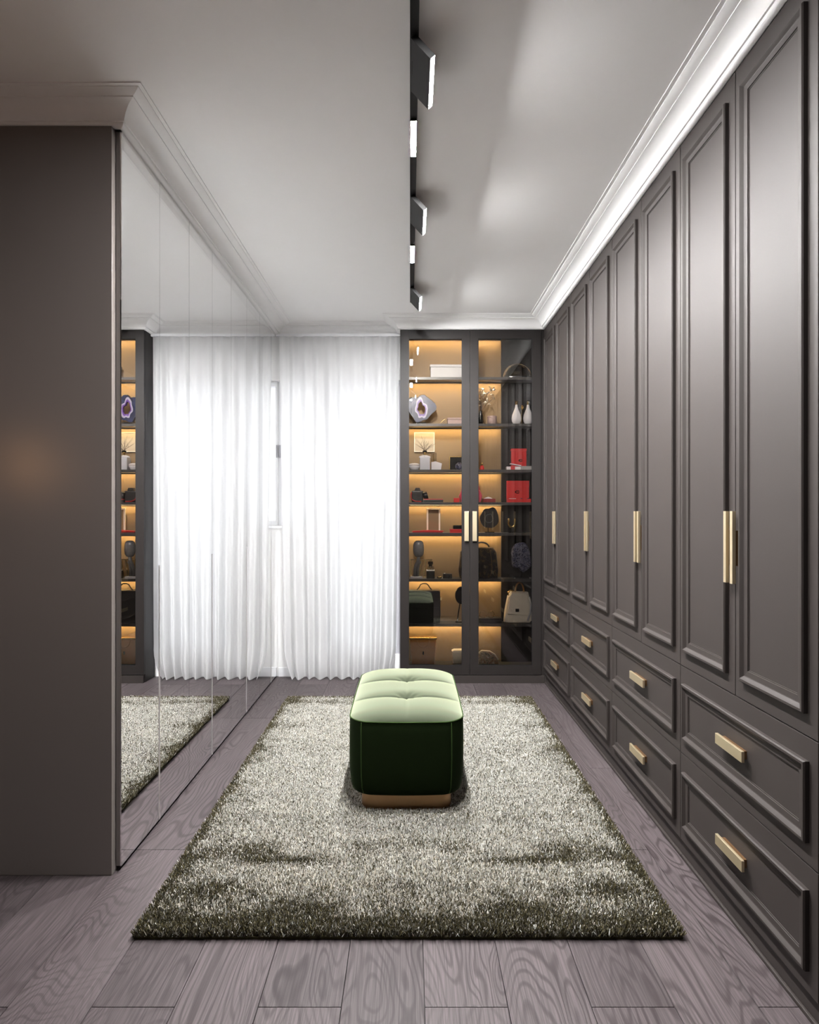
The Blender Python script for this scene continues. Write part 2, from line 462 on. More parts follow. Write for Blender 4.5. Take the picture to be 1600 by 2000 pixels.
win = mk('window_1', frame_geo(WX0 + .002, WX1 - .002, WZ0 + .002, WZ1 - .002, .035, YB + .06, YB + .12), 'window_white', kind='structure', fix=False)
mk('pane', G().box(WX0 + .037, WX1 - .037, YB + .085, YB + .092, WZ0 + .037, WZ1 - .037), 'window_glass', win)
mk('window_sill', G().box(WX0 + .002, WX1 + .02, YB - .02, YB + .058, WZ0 - .022, WZ0 - .002, .003), 'window_white', win)
mk('window_handle', G().box(WX0 + .008, WX0 + .026, YB + .03, YB + .059, 1.70, 1.80, .003), 'window_grey', win)
dr = mk('door_1', frame_geo(DX0 + .002, DX1 - .002, DZ0 + .002, DZ1 - .002, .035, YB + .02, YB + .12), 'window_grey', kind='structure', fix=False)
mk('transom', G().box(DX0 + .037, DX1 - .037, YB + .05, YB + .12, 2.10, 2.16), 'window_white', dr)
mk('pane', G().box(DX0 + .037, DX1 - .037, YB + .085, YB + .092, DZ0 + .037, 2.10), 'window_glass', dr)
mk('pane', G().box(DX0 + .037, DX1 - .037, YB + .085, YB + .092, 2.16, DZ1 - .037), 'window_glass', dr)

# floor: slab and single planks
PW, PL, PX, PY = 0.2155, 1.54, 0.038, 1.653
fl = mk('floor', G().box(XH - .1, 1.75, YN - .1, YB + .2, -.12, -.016), 'carcass_dark', kind='structure')
plank = None
for i in range(-12, 8):
    x0 = PX + i * PW; x1 = x0 + PW
    if x1 < XH or x0 > 1.05: continue
    off = PY if i % 2 == 0 else PY + PL / 2
    for k in range(-3, 4):
        y0 = off + k * PL; y1 = y0 + PL
        if y1 < YN or y0 > YB: continue
        if plank is None:
            plank = mk('plank', G().box(x0 + .0008, x1 - .0008, y0 + .001, y1 - .001, -.016, 0, .0012), 'oak_planks', fl)
            base = WORLD[plank.name].copy()
        else:
            c = plank.copy(); COL.objects.link(c); c.parent = fl
            WORLD[c.name] = base + Vector((x0 + PW / 2 - base.x, y0 + PL / 2 - base.y, 0))
            c.location = WORLD[c.name] - WORLD[fl.name]

# cornice: profile (offset from wall, drop from ceiling), mitred sweep, one piece per wall
PROF = [(0, -.085), (.010, -.085), (.017, -.080), (.019, -.074), (.019, -.069), (.025, -.069), (.027, -.060), (.033, -.048),
        (.043, -.036), (.056, -.027), (.072, -.022), (.080, -.021), (.080, -.017), (.087, -.016), (.097, -.013), (.106, -.009),
        (.111, -.006), (.111, -.004), (.125, -.004), (.125, 0), (0, 0)]
PATH = [(XR, YN), (XR, YV), (XV0, YV), (XV0, YB), (XL, YB), (XL, YE), (XH, YE), (XH, YN)]


def cornice(n, i, label=None):
    m_ = len(PATH)
    P = [Vector(p) for p in PATH]

    def miter(k):
        a = (P[k] - P[k - 1]).normalized(); c = (P[(k + 1) % m_] - P[k]).normalized()
        n1 = Vector((-a.y, a.x)); n2 = Vector((-c.y, c.x))
        return (n1 + n2) / (1 + n1.dot(n2))
    A, B = P[i], P[(i + 1) % m_]; ma, mb = miter(i), miter((i + 1) % m_)
    vs = []; q = len(PROF)
    for p, d in PROF: vs.append((A.x + ma.x * p, A.y + ma.y * p, ZC + d))
    for p, d in PROF: vs.append((B.x + mb.x * p, B.y + mb.y * p, ZC + d))
    fs = [(k, (k + 1) % q, q + (k + 1) % q, q + k) for k in range(q)]
    fs += [tuple(reversed(range(q))), tuple(range(q, 2 * q))]
    mk('trim_%d' % n, G().add(vs, fs), 'cornice_white', kind='structure', smooth='auto')


for i in range(len(PATH)):
    cornice(i + 1, i)
mk('baseboard_back', G().box(-1.02, DX0, YB - .012, YB, 0, .07, .002), 'window_white', kind='structure')


# ------------------------------------------------------------------ right-hand wardrobes
MOLD = [(0, 0), (0, .011), (.003, .015), (.0095, .015), (.013, .012), (.0185, .0065), (.021, .0055), (.034, .0045), (.036, .0045), (.0365, .0015), (.0395, .0015), (.040, 0)]


def rect_frame(y0, y1, z0, z1, prof, x):
    """moulding frame lying on the plane X = x, raised towards -X"""
    g = G(); vs = []
    for ins, h in prof:
        vs += [(x - h, y0 + ins, z0 + ins), (x - h, y1 - ins, z0 + ins), (x - h, y1 - ins, z1 - ins), (x - h, y0 + ins, z1 - ins)]
    fs = []
    for r in range(len(prof) - 1):
        for i in range(4):
            j = (i + 1) % 4
            fs.append((r * 4 + i, r * 4 + j, r * 4 + 4 + j, r * 4 + 4 + i))
    return g.add(vs, fs)


def panel_front(name, par, y0, y1, z0, z1, ins_s, ins_t, ins_b):
    gp = .0018
    d = mk(name, G().box(XR, XR + .02, y0 + gp, y1 - gp, z0 + gp, z1 - gp, .0008), 'taupe_lacquer', par)
    mk('moulding', rect_frame(y0 + ins_s, y1 - ins_s, z0 + ins_b, z1 - ins_t, MOLD, XR), 'taupe_lacquer', d, fix=True)
    return d


ZD0, ZD1, ZD2 = 0.07, 0.392, 0.714           # drawers 0.07-0.392-0.714, doors above


def wardrobe(y0):
    y1 = y0 + .8; ym = (y0 + y1) / 2
    t = thing('wardrobe', (1.3, ym, 0))
    mk('body', G().box(XR + .022, 1.62, y0 + .001, y1 - .001, ZD0, ZK), 'carcass_dark', t)
    mk('plinth', G().box(XR + .012, XR + .03, y0, y1, 0, ZD0 - .004), 'taupe_lacquer', t)
    mk('plinth_bead', G().box(XR + .002, XR + .012, y0, y1, 0.0005, .012, .003), 'taupe_lacquer', t)
    for a, c, sgn in ((y0, ym, -1), (ym, y1, 1)):
        d = panel_front('door', t, a, c, ZD2, ZK - .001, .042, .072, .058)
        yh = ym + sgn * .020
        mk('handle', G().box(XR - .024, XR - .013, yh - .008, yh + .008, 1.06, 1.281, .001), 'brass', d, label='brushed brass bar handle')
        mk('handle_mount', G().box(XR - .0131, XR, yh - .0065, yh + .0065, 1.115, 1.222), 'bronze_mount', d)
    for z0, z1 in ((ZD1, ZD2), (ZD0, ZD1)):
        d = panel_front('drawer', t, y0, y1, z0, z1, .036, .060, .058)
        zc = (z0 + z1) / 2 + .003
        mk('pull', G().box(XR - .024, XR - .015, ym - .082, ym + .082, zc - .0165, zc + .0165, .001), 'brass', d, label='flat brass plate pull')
        mk('pull_mount', G().box(XR - .0151, XR, ym - .066, ym + .066, zc - .012, zc + .012), 'bronze_mount', d)
    return t


WL = ['taupe panelled wardrobe with two drawers, farthest of the row, touching the glass cabinet',
      'taupe panelled wardrobe with two drawers, second in the row from the glass cabinet',
      'taupe panelled wardrobe with two drawers, third in the row from the glass cabinet',
      'taupe panelled wardrobe with two drawers, nearest to the viewer in full view',
      'taupe panelled wardrobe at the right edge of the picture, only its edge showing',
      'taupe panelled wardrobe beside the viewer, out of the picture on the right',
      'taupe panelled wardrobe behind the viewer at the near wall']
w0 = wardrobe(3.966)
for k in range(6):
    c = w0 if k == 0 else copy_tree(w0, (0, -.8 * k, 0))
    setp(c, WL[k], 'wardrobe', 'taupe wardrobes along the right wall')
mk('trim_20', G().box(XR + .002, XR + .02, YV - .004, YV + .03, 0, ZK), 'taupe_lacquer', kind='structure')

# ------------------------------------------------------------------ left mirrored wardrobes
XB = XL - .019
ME = [2.278, 2.628, 2.978, 3.328, 3.678, 4.028, 4.378, 4.735, YB - .003]
MLAB = ['mirrored wardrobe section nearest the viewer, with a plain taupe end panel', 'second mirrored wardrobe section from the taupe end panel',
        'third mirrored wardrobe section from the taupe end panel', 'mirrored wardrobe section farthest back, beside the white sheer curtain']
for k in range(4):
    a, m_, c = ME[2 * k], ME[2 * k + 1], ME[2 * k + 2]
    t = thing('mirrored_wardrobe', (-1.35, (a + c) / 2, 0), MLAB[k], 'wardrobe', 'mirrored wardrobes along the left wall')
    mk('body', G().box(-1.648, XB - .002, max(a, YE + .02), c - .0005, .06, ZK), 'carcass_dark', t)
    mk('plinth', G().box(-1.648, XB - .03, max(a, YE + .02), c - .0005, 0, .06), 'carcass_dark', t)
    if k == 0:
        mk('end_panel', G().box(-1.648, XB - .002, YE - .02, YE + .0195, .001, ZK, .0008), 'taupe_laminate', t, label='plain taupe end panel')
    for y0, y1 in ((a, m_), (m_, c)):
        d = mk('door', G().box(XB, XL - .0045, y0 + .0006, y1 - .0006, .018, ZK - .002, .0006), 'taupe_laminate', t)
        mk('mirror_pane', G().box(XL - .0044, XL, y0 + .0008, y1 - .0008, .018, ZK - .002), 'mirror_silver', d, label='full-height mirror')
    mk('edge_pull', G().box(XL - .001, XL + .0018, m_ - .0075, m_ + .0005, .018, 1.06), 'chrome_strip', t, label='slim vertical metal edge pull')

# ------------------------------------------------------------------ glass display cabinet
XV1 = 0.978; YI0, YI1 = YV + .024, 4.945
V = thing('display_cabinet', ((XV0 + XR) / 2, 4.86, 0), 'tall taupe display cabinet with two glass doors and lit shelves', 'cabinet')
mk('side_panel', G().box(XV0, XV0 + .018, YV + .022, YB - .002, .001, ZK), 'vitrine_frame', V)
mk('side_panel', G().box(XV1 - .02, XV1 - .002, YV + .022, YB - .002, .001, ZK), 'vitrine_frame', V)
mk('corner_filler', G().box(XV1 + .002, XR - .001, YV + .004, YV + .04, .001, ZK), 'vitrine_frame', V)
mk('top_panel', G().box(XV0 + .018, XV1 - .02, YV + .022, YB - .002, 2.60, ZK), 'shelf_dark', V)
mk('bottom_panel', G().box(XV0 + .018, XV1 - .02, YV + .022, YB - .002, .062, .125), 'shelf_dark', V)
mk('plinth', G().box(XV0 + .005, XR + .0, YV - .002, YV + .016, .0005, .058), 'taupe_lacquer', V)
mk('back_panel', G().box(XV0 + .018, .703, YI1, YB - .003, .125, 2.60), 'vitrine_back', V)
mk('dark_panel', G().box(.7035, XV1 - .02, YI1 - .02, YB - .003, .125, 2.60), 'vitrine_dark', V)
SHZ = [2.288, 1.939, 1.594, 1.349, 1.119, .774, .437]
for z in SHZ + [2.62]:
    if z < 2.6:
        s = mk('shelf', G().box(XV0 + .0185, XV1 - .0205, YI0 + .004, YI1 - .021, z - .02, z, .001), 'shelf_dark', V)
        mk('shelf_back_lip', G().box(XV0 + .0185, .702, YI1 - .0209, YI1 - .001, z - .02, z), 'shelf_dark', s)
    else:
        s = V
    mk('led_channel', G().box(XV0 + .025, .701, YI1 - .047, YI1 - .0455, z - .0285, z - .0201), 'shelf_dark', s)
    mk('led_strip', G().box(XV0 + .03, .698, YI1 - .045, YI1 - .037, z - .0225, z - .0203), 'led_warm', s, label='warm light strip under the shelf')
for x0, x1, gx0, gx1, hx in ((XV0, .4455, -.0115, .389, .420), (.4475, XV1, .5076, .912, .480)):
    z0, z1 = .0625, ZK - .002; gz0, gz1 = .131, 2.57
    d = mk('door', G().box(x0, gx0, YV, YV + .02, z0, z1).box(gx1, x1, YV, YV + .02, z0, z1)
           .box(gx0, gx1, YV, YV + .02, z0, gz0).box(gx0, gx1, YV, YV + .02, gz1, z1), 'vitrine_frame', V, fix=False)
    mk('glass_pane', G().box(gx0, gx1, YV + .009, YV + .013, gz0, gz1), 'vitrine_glass', d)
    mk('inner_bead', G().box(gx0, gx0 + .004, YV + .003, YV + .0085, gz0, gz1).box(gx1 - .004, gx1, YV + .003, YV + .0085, gz0, gz1)
       .box(gx0 + .004, gx1 - .004, YV + .003, YV + .0085, gz0, gz0 + .004).box(gx0 + .004, gx1 - .004, YV + .003, YV + .0085, gz1 - .004, gz1), 'black_metal', d, fix=False)
    mk('handle', G().box(hx - .016, hx + .016, YV - .024, YV - .015, 1.06, 1.281, .001), 'brass', d, label='brushed brass bar handle')
    mk('handle_mount', G().box(hx - .008, hx + .008, YV - .0152, YV, 1.115, 1.222), 'bronze_mount', d)

# ------------------------------------------------------------------ sheer curtain
nu, nv = 420, 60
cx0, cx1 = -1.0, -.085
us = np.linspace(0, 1, nu); vsn = np.linspace(0, 1, nv)
rngc = np.random.RandomState(3)
ph = np.cumsum(0.7 + 0.6 * rngc.rand(nu)); ph = (ph - ph[0]) / (ph[-1] - ph[0]) * 2 * pi * 10
am = 0.018 + 0.014 * np.interp(us, np.linspace(0, 1, 14), rngc.rand(14))
vv = []; ff = []
for j in range(nv):
    t = vsn[j]                     # 0 top, 1 floor
    z = 2.618 - t * (2.618 - .006)
    low = max(0.0, (t - .90) / .10)
    for i in range(nu):
        u = us[i]
        k = 0.55 + 0.75 * t
        x = cx0 + (cx1 - cx0) * u
        x = x + .006 * sin(ph[i] * .5 + 2.0 * t)
        edge = min(u, 1 - u)
        # lower corners draw in a little, hem rounds under
        x += (0.5 - u) * 0.06 * t + (0.5 - u) * 0.14 * low ** 2 * math.exp(-edge * 9)
        y = 4.897 - am[i] * k * sin(ph[i] + .5 * sin(3 * t + u * 5)) - .012 * t
        bulge = sin(min(1, low) * pi * .75) * .022 * (0.6 + 0.4 * sin(ph[i] * .33))
        y -= bulge
        if low > .75: z2 = z + 0.007 * (0.5 - .5 * sin(ph[i])) * (low - .75) / .25
        else: z2 = z
        vv.append((x, y, z2))
for j in range(nv - 1):
    for i in range(nu - 1):
        a = j * nu + i; ff.append((a, a + 1, a + nu + 1, a + nu))
ct = thing('curtain', (-.54, 4.89, 0), 'floor-length white sheer curtain covering the window wall', 'curtain')
mk('fabric', G().add(vv, ff), 'sheer_curtain', ct, smooth=True, fix=False)
mk('rail', G().box(XL + .003, XV0 - .003, 4.885, 4.909, 2.619, 2.638), 'window_white', ct)

# ------------------------------------------------------------------ ceiling track and lights
mk('ceiling_track', G().box(0, .003, -.6, 4.315, 2.688, ZC).box(.023, .026, -.6, 4.315, 2.688, ZC).box(.003, .023, -.6, 4.315, 2.697, ZC), 'black_metal',
   label='long black track rail fixed along the ceiling', cat='track', fix=False)


def head(y0, y1, label):
    t = thing('track_spotlight', (.013, (y0 + y1) / 2, 2.69), label, 'spotlight', 'spotlights on the ceiling track')
    ang = math.radians(43)                       # plate leans out to the right, luminous edge lowest
    R = Matrix.Translation((.010, 0, 2.692)) @ Matrix.Rotation(-ang, 4, 'Y')
    # local: x is thickness, z negative is the plate direction
    mk('body', G().box(-.0095, .0095, y0, y1, -.076, 0).box(-.0095, -.0083, y0, y1, -.085, -.076).box(.0083, .0095, y0, y1, -.085, -.076)
       .box(-.0083, .0083, y0, y0 + .0012, -.085, -.076).box(-.0083, .0083, y1 - .0012, y1, -.085, -.076).move(R), 'black_metal', t, fix=False)
    mk('diffuser', G().box(-.0082, .0082, y0 + .0013, y1 - .0013, -.0775, -.0762).move(R), 'light_white', t, label='glowing white edge')
    mk('clip', G().box(.007, .019, (y0 + y1) / 2 - .03, (y0 + y1) / 2 + .03, 2.680, 2.6955), 'black_metal', t)


for (y0, y1), l in zip(((1.90, 2.14), (2.86, 3.12), (4.03, 4.30)),
                       ('flat tilted black spotlight on the ceiling track, nearest and largest of the three',
                        'flat tilted black spotlight on the ceiling track, middle of the three',
                        'flat tilted black spotlight on the ceiling track, farthest and smallest of the three')):
    head(y0, y1, l)
for (y0, y1), l in zip(((2.31, 2.54), (3.396, 3.626), (1.42, 1.53)),
                       ('bright white line light in the track, between the nearest and middle spotlights',
                        'bright white line light in the track, between the middle and farthest spotlights',
                        'white line light in the track above the viewer, outside the picture')):
    t = thing('line_light', (.013, (y0 + y1) / 2, 2.684), l, 'line light', 'line lights in the ceiling track')
    mk('housing', G().box(.0035, .0225, y0, y1, 2.6912, 2.6965).box(.0032, .0228, y0 - .004, y0 - .0002, 2.6882, 2.6965).box(.0032, .0228, y1 + .0002, y1 + .004, 2.6882, 2.6965), 'black_metal', t, fix=False)
    mk('diffuser', G().box(.0035, .0225, y0, y1, 2.6890, 2.6911), 'line_light', t)

# warm wall lamp on the entry side: it shows as the soft orange gleam on the end panel
wl = thing('wall_lamp', (XH + .05, 1.45, 1.40), 'warm linear wall lamp on the dark entry wall, outside the picture', 'lamp')
mk('wall_plate', G().box(XH + .001, XH + .02, 1.38, 1.52, 1.44, 1.56, .003), 'brass', wl)
mk('diffuser', G().box(XH + .021, XH + .06, 1.36, 1.54, 1.40, 1.60, .008), 'lamp_warm', wl)

# ------------------------------------------------------------------ rug
RX0, RX1, RY0, RY1 = -.835, .825, 1.905, 4.35
OX, OY0, OY1 = -.015, 2.655, 3.475                     # ottoman centre line and ends
rug = thing('rug', ((RX0 + RX1) / 2, (RY0 + RY1) / 2, 0), 'large shaggy rug in pale and dark olive under the green ottoman', 'rug')
mk('backing', G().box(RX0 + .008, RX1 - .008, RY0 + .008, RY1 - .008, .0008, .010, .002), 'rug_base', rug)
rs = np.random.RandomState(11)
NB = 600000


def vnoise(x, y, seed):
    t = np.random.RandomState(seed).rand(64, 64)
    xi = np.floor(x).astype(int); yi = np.floor(y).astype(int); fx = x - xi; fy = y - yi
    fx = fx * fx * (3 - 2 * fx); fy = fy * fy * (3 - 2 * fy)
    a = t[xi % 64, yi % 64]; b_ = t[(xi + 1) % 64, yi % 64]; c = t[xi % 64, (yi + 1) % 64]; d = t[(xi + 1) % 64, (yi + 1) % 64]
    return (a * (1 - fx) + b_ * fx) * (1 - fy) + (c * (1 - fx) + d * fx) * fy


bx = RX0 + .006 + rs.rand(NB) * (RX1 - RX0 - .012); by = RY0 + .006 + rs.rand(NB) * (RY1 - RY0 - .012)
inside = (np.abs(bx - OX) < .175) & (by > OY0 + .05) & (by < OY1 - .05)
bx = bx[~inside]; by = by[~inside]; nb = len(bx)
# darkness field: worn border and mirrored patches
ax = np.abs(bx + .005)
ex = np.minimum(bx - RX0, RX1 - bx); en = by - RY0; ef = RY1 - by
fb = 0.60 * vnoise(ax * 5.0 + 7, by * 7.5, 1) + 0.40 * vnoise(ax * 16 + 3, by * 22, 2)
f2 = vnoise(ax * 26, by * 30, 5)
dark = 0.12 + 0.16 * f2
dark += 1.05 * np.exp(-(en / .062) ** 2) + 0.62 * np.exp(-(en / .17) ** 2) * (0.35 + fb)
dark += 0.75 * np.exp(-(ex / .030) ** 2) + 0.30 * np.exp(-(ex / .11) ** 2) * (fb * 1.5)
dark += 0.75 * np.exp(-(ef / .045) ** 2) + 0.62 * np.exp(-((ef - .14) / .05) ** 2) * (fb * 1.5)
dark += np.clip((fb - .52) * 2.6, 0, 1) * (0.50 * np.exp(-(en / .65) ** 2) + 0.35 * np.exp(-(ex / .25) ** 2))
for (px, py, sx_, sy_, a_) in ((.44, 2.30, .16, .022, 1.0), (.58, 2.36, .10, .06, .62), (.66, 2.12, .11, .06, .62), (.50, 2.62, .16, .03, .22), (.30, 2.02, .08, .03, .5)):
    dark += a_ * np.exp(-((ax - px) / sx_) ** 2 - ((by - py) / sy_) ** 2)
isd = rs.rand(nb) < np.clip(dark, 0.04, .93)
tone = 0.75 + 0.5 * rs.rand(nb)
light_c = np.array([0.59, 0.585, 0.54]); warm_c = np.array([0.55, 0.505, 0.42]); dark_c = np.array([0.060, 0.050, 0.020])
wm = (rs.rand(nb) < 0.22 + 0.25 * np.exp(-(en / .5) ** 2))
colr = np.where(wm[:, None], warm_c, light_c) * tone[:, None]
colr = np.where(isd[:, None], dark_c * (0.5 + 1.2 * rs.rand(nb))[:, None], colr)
hgt = .015 + .009 * rs.rand(nb)
edge_d = np.minimum(np.minimum(ex, en), ef); hgt *= np.clip(.55 + edge_d / .03, .55, 1)
la = rs.rand(nb) * 2 * pi; ll = .004 + .012 * rs.rand(nb)
wa = rs.rand(nb) * 2 * pi; ww = .0014 + .0010 * rs.rand(nb)
lx = ll * np.cos(la); ly = ll * np.sin(la)
dx = ww * np.cos(wa); dy = ww * np.sin(wa)
cxr, cyr = (RX0 + RX1) / 2, (RY0 + RY1) / 2
Vt = np.zeros((nb, 4, 3), dtype=np.float32)
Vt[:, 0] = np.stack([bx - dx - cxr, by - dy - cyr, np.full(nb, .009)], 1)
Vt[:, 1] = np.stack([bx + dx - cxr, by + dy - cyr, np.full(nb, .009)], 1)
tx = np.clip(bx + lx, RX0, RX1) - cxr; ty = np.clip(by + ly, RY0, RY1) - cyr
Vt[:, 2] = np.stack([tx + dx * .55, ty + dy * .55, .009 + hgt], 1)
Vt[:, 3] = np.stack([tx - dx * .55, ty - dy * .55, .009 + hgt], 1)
me = bpy.data.meshes.new('pile')
me.vertices.add(nb * 4); me.vertices.foreach_set('co', Vt.ravel())
me.loops.add(nb * 4); me.loops.foreach_set('vertex_index', np.arange(nb * 4, dtype=np.int32))
me.polygons.add(nb); me.polygons.foreach_set('loop_start', np.arange(0, nb * 4, 4, dtype=np.int32))
me.polygons.foreach_set('loop_total', np.full(nb, 4, dtype=np.int32))
ca = me.attributes.new('tuft', 'FLOAT_COLOR', 'POINT')
cc = np.ones((nb, 4, 4), dtype=np.float32); cc[:, :, :3] = colr[:, None, :]
cc[:, :2, :3] *= 0.45                                   # root end of each tuft darker than its tip
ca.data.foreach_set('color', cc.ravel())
me.materials.append(MATS['rug_pile']); me.update(); me.validate()
po = bpy.data.objects.new('pile', me); link(po, (cxr, cyr, 0), rug); setp(po, kind='stuff')

# ------------------------------------------------------------------ ottoman
OW, OL, OR_ = .478, OY1 - OY0, .085
OYC = (OY0 + OY1) / 2
ott = thing('ottoman', (OX, OYC, .010), 'rectangular green velvet ottoman with tufted top on a bronze base, centre of the rug', 'ottoman')


def half_w(v):
    y = abs(v) * OL / 2; d = y - (OL / 2 - OR_)
    return OW / 2 - (OR_ - sqrt(max(0, OR_ ** 2 - d * d)) if d > 0 else 0)


def plan(u, v):
    hw = half_w(v); x = u * hw
    y = v * OL / 2 + math.copysign(1, v) * .016 * (1 - (x / (OW / 2)) ** 2) * abs(v) ** 6
    x += math.copysign(1, u) * .004 * abs(u) ** 6 * (1 - v * v)
    return x, y


def outline(n_s=40, n_e=24):
    """boundary loop of the plan, counter-clockwise"""
    vsr = [sin(t_ * pi / 2) for t_ in np.linspace(-1, 1, n_s * 2)]
    pts = [plan(1, v) for v in vsr]
    pts += [plan(u, 1) for u in np.linspace(1, -1, n_e)[1:-1]]
    pts += [plan(-1, v) for v in reversed(vsr)]
    pts += [plan(u, -1) for u in np.linspace(-1, 1, n_e)[1:-1]]
    return pts


ZT = .408
NU, NV = 97, 181
vt = []; ft = []
tuft = [(0, -OL / 6 - .012), (0, OL / 6)]
for j in range(NV):
    v = sin(np.linspace(-1, 1, NV)[j] * pi / 2)
    for i in range(NU):
        u = sin(np.linspace(-1, 1, NU)[i] * pi / 2)
        x, y = plan(u, v)
        crown = .042 * (1 - abs(u) ** 3.2) ** .75 * (1 - abs(v) ** 7) ** .6
        ds = min(abs(y - tuft[0][1]), abs(y - tuft[1][1]))
        fade = 1 - abs(u) ** 4
        z = ZT + crown
        z -= fade * (.006 * math.exp(-(ds / .006) ** 2) + .013 * math.exp(-(ds / .035) ** 1.3))
        z -= (1 - abs(v) ** 4) * (.0025 * math.exp(-(x / .0035) ** 2) + .004 * math.exp(-abs(x) / .03))
        for (qx, qy) in tuft:
            r = sqrt((x - qx) ** 2 + ((y - qy) * 1.15) ** 2); an = math.atan2(y - qy, x - qx)
            z -= .024 * math.exp(-(r / .034) ** 1.4)
            z += .0016 * sin(an * 9 + 1) * math.exp(-((r - .035) / .022) ** 2)
        vt.append((OX + x, OYC + y, z))
for j in range(NV - 1):
    for i in range(NU - 1):
        a = j * NU + i; ft.append((a, a + 1, a + NU + 1, a + NU))
mk('cushion_top', G().add(vt, ft), 'velvet_green', ott, smooth=True, fix=False, label='tufted green velvet top, pale from boosted sheen')
lp = outline(); n = len(lp); vs = []; fs = []
lev = [(ZT, 1.0), (ZT - .004, 1.006), (.36, 1.012), (.26, 1.014), (.18, 1.006), (.13, .985), (.108, .955), (.100, .92)]
for z, s in lev:
    for x, y in lp:
        ox = math.copysign(1, x) * OW / 2 * (s - 1) if abs(x) > .02 else 0
        oy = math.copysign(1, y) * OW / 2 * (s - 1) if abs(y) > OL / 2 - OR_ - .01 else 0
        k = min(1, max(0, (abs(y) - (OL / 2 - OR_)) / OR_)); kx = min(1, abs(x) / (OW / 2))
        vs.append((OX + x + ox * kx ** 2, OYC + y + oy * k, z))
for r in range(len(lev) - 1):
    for i in range(n):
        j = (i + 1) % n; fs.append((r * n + i, (r + 1) * n + i, (r + 1) * n + j, r * n + j))
fs.append(tuple(reversed(range((len(lev) - 1) * n, len(lev) * n))))
mk('body', G().add(vs, fs), 'velvet_side_shaded', ott, smooth='auto', fix=True, label='green velvet sides, shade put into the material')
mk('piping', G().tube([(OX + x * 1.004, OYC + y * 1.002, ZT + .001) for x, y in lp], .0028, 6, closed=True), 'velvet_piping', ott, smooth=True)
for sx in (-1, 1):
    for sy in (-1, 1):
        x, y = plan(sx, sy * .985)
        pts = []
        for z, s in lev[1:-1]:
            kx = abs(x) / (OW / 2)
            pts.append((OX + x + math.copysign(1, x) * OW / 2 * (s - 1) * kx ** 2, OYC + y + math.copysign(1, y) * (OW / 2 * (s - 1) + .0005), z))
        mk('seam_piping', G().tube(pts, .0018, 6), 'velvet_piping', ott, smooth=True)


def rrect(w_, l_, r, n=8):
    pts = []
    for cx, cy, a0 in ((w_ / 2 - r, l_ / 2 - r, 0), (-w_ / 2 + r, l_ / 2 - r, pi / 2), (-w_ / 2 + r, -l_ / 2 + r, pi), (w_ / 2 - r, -l_ / 2 + r, 1.5 * pi)):
        for k in range(n + 1):
            a = a0 + pi / 2 * k / n; pts.append((cx + r * cos(a), cy + r * sin(a)))
    return pts


rb = rrect(.385, OL - .085, .06); n = len(rb)
vs = [(OX + x, OYC + y, .011) for x, y in rb] + [(OX + x, OYC + y, .104) for x, y in rb]
fs = [(i, (i + 1) % n, n + (i + 1) % n, n + i) for i in range(n)] + [tuple(reversed(range(n))), tuple(range(n, 2 * n))]
mk('base', G().add(vs, fs), 'base_bronze', ott, smooth='auto', label='low brushed bronze base')

# ------------------------------------------------------------------ things in the glass cabinet
S = dict(zip('ABCDEFG', SHZ)); FLOOR_IN = .125      # shelf tops from the highest (A) to the lowest (G)
YM = 4.855


def item(name, x, z, label, cat, y=YM):
    return thing(name, (x, y, z), label, cat)


def blob(cx, cz, rx, rz, seed, n=36, rough=.08, lobes=6):
    r_ = random.Random(seed); ph_ = [r_.random() * 6.28 for _ in range(lobes)]
    pts = []
    for i in range(n):
        a = 2 * pi * i / n
        k = 1 + sum(rough / (q + 1) ** .6 * sin((q + 2) * a + ph_[q]) for q in range(lobes)) + r_.uniform(-.25, .25) * rough
        pts.append((cx + rx * k * cos(a), cz + rz * k * sin(a)))
    return pts


def scaled(poly, s, dx=0, dz=0):
    cx = sum(p[0] for p in poly) / len(poly); cz = sum(p[1] for p in poly) / len(poly)
    return [(cx + dx + (p[0] - cx) * s, cz + dz + (p[1] - cz) * s) for p in poly]


def arc(cx, cz, rx, rz, a0, a1, n, y):
    return [(cx + rx * cos(a0 + (a1 - a0) * i / n), y, cz + rz * sin(a0 + (a1 - a0) * i / n)) for i in range(n + 1)]


# --- top compartment and shelf A
z = S['A']
t = item('storage_box', .31, z, 'light grey lidded storage box on the top shelf behind the left glass door', 'box')
mk('body', G().box(.155, .47, 4.815, 4.905, z, z + .078, .002), 'paper_grey', t)
mk('lid', G().box(.150, .475, 4.811, 4.909, z + .0785, z + .098, .003), 'paper_grey', t)
t = item('glass_dome', .815, z, 'smoky amber glass dome with a gold rim on the top right shelf', 'glass dome')
dome = [(.104 * cos(a), .012 + .098 * sin(a)) for a in np.linspace(0, pi / 2 - .02, 12)]
mk('dome', G().lathe(dome, .815, YM, z, 28, .52), 'amber_glass', t, smooth=True)
mk('base', G().lathe([(.100, 0), (.108, .002), (.108, .010), (.100, .0118)], .815, YM, z, 28, .52), 'black_gloss', t)
mk('rim', G().tube(arc(.815, z + .012, .105, .099, 0, pi, 24, YM), .0022, 6), 'gold', t, smooth=True)
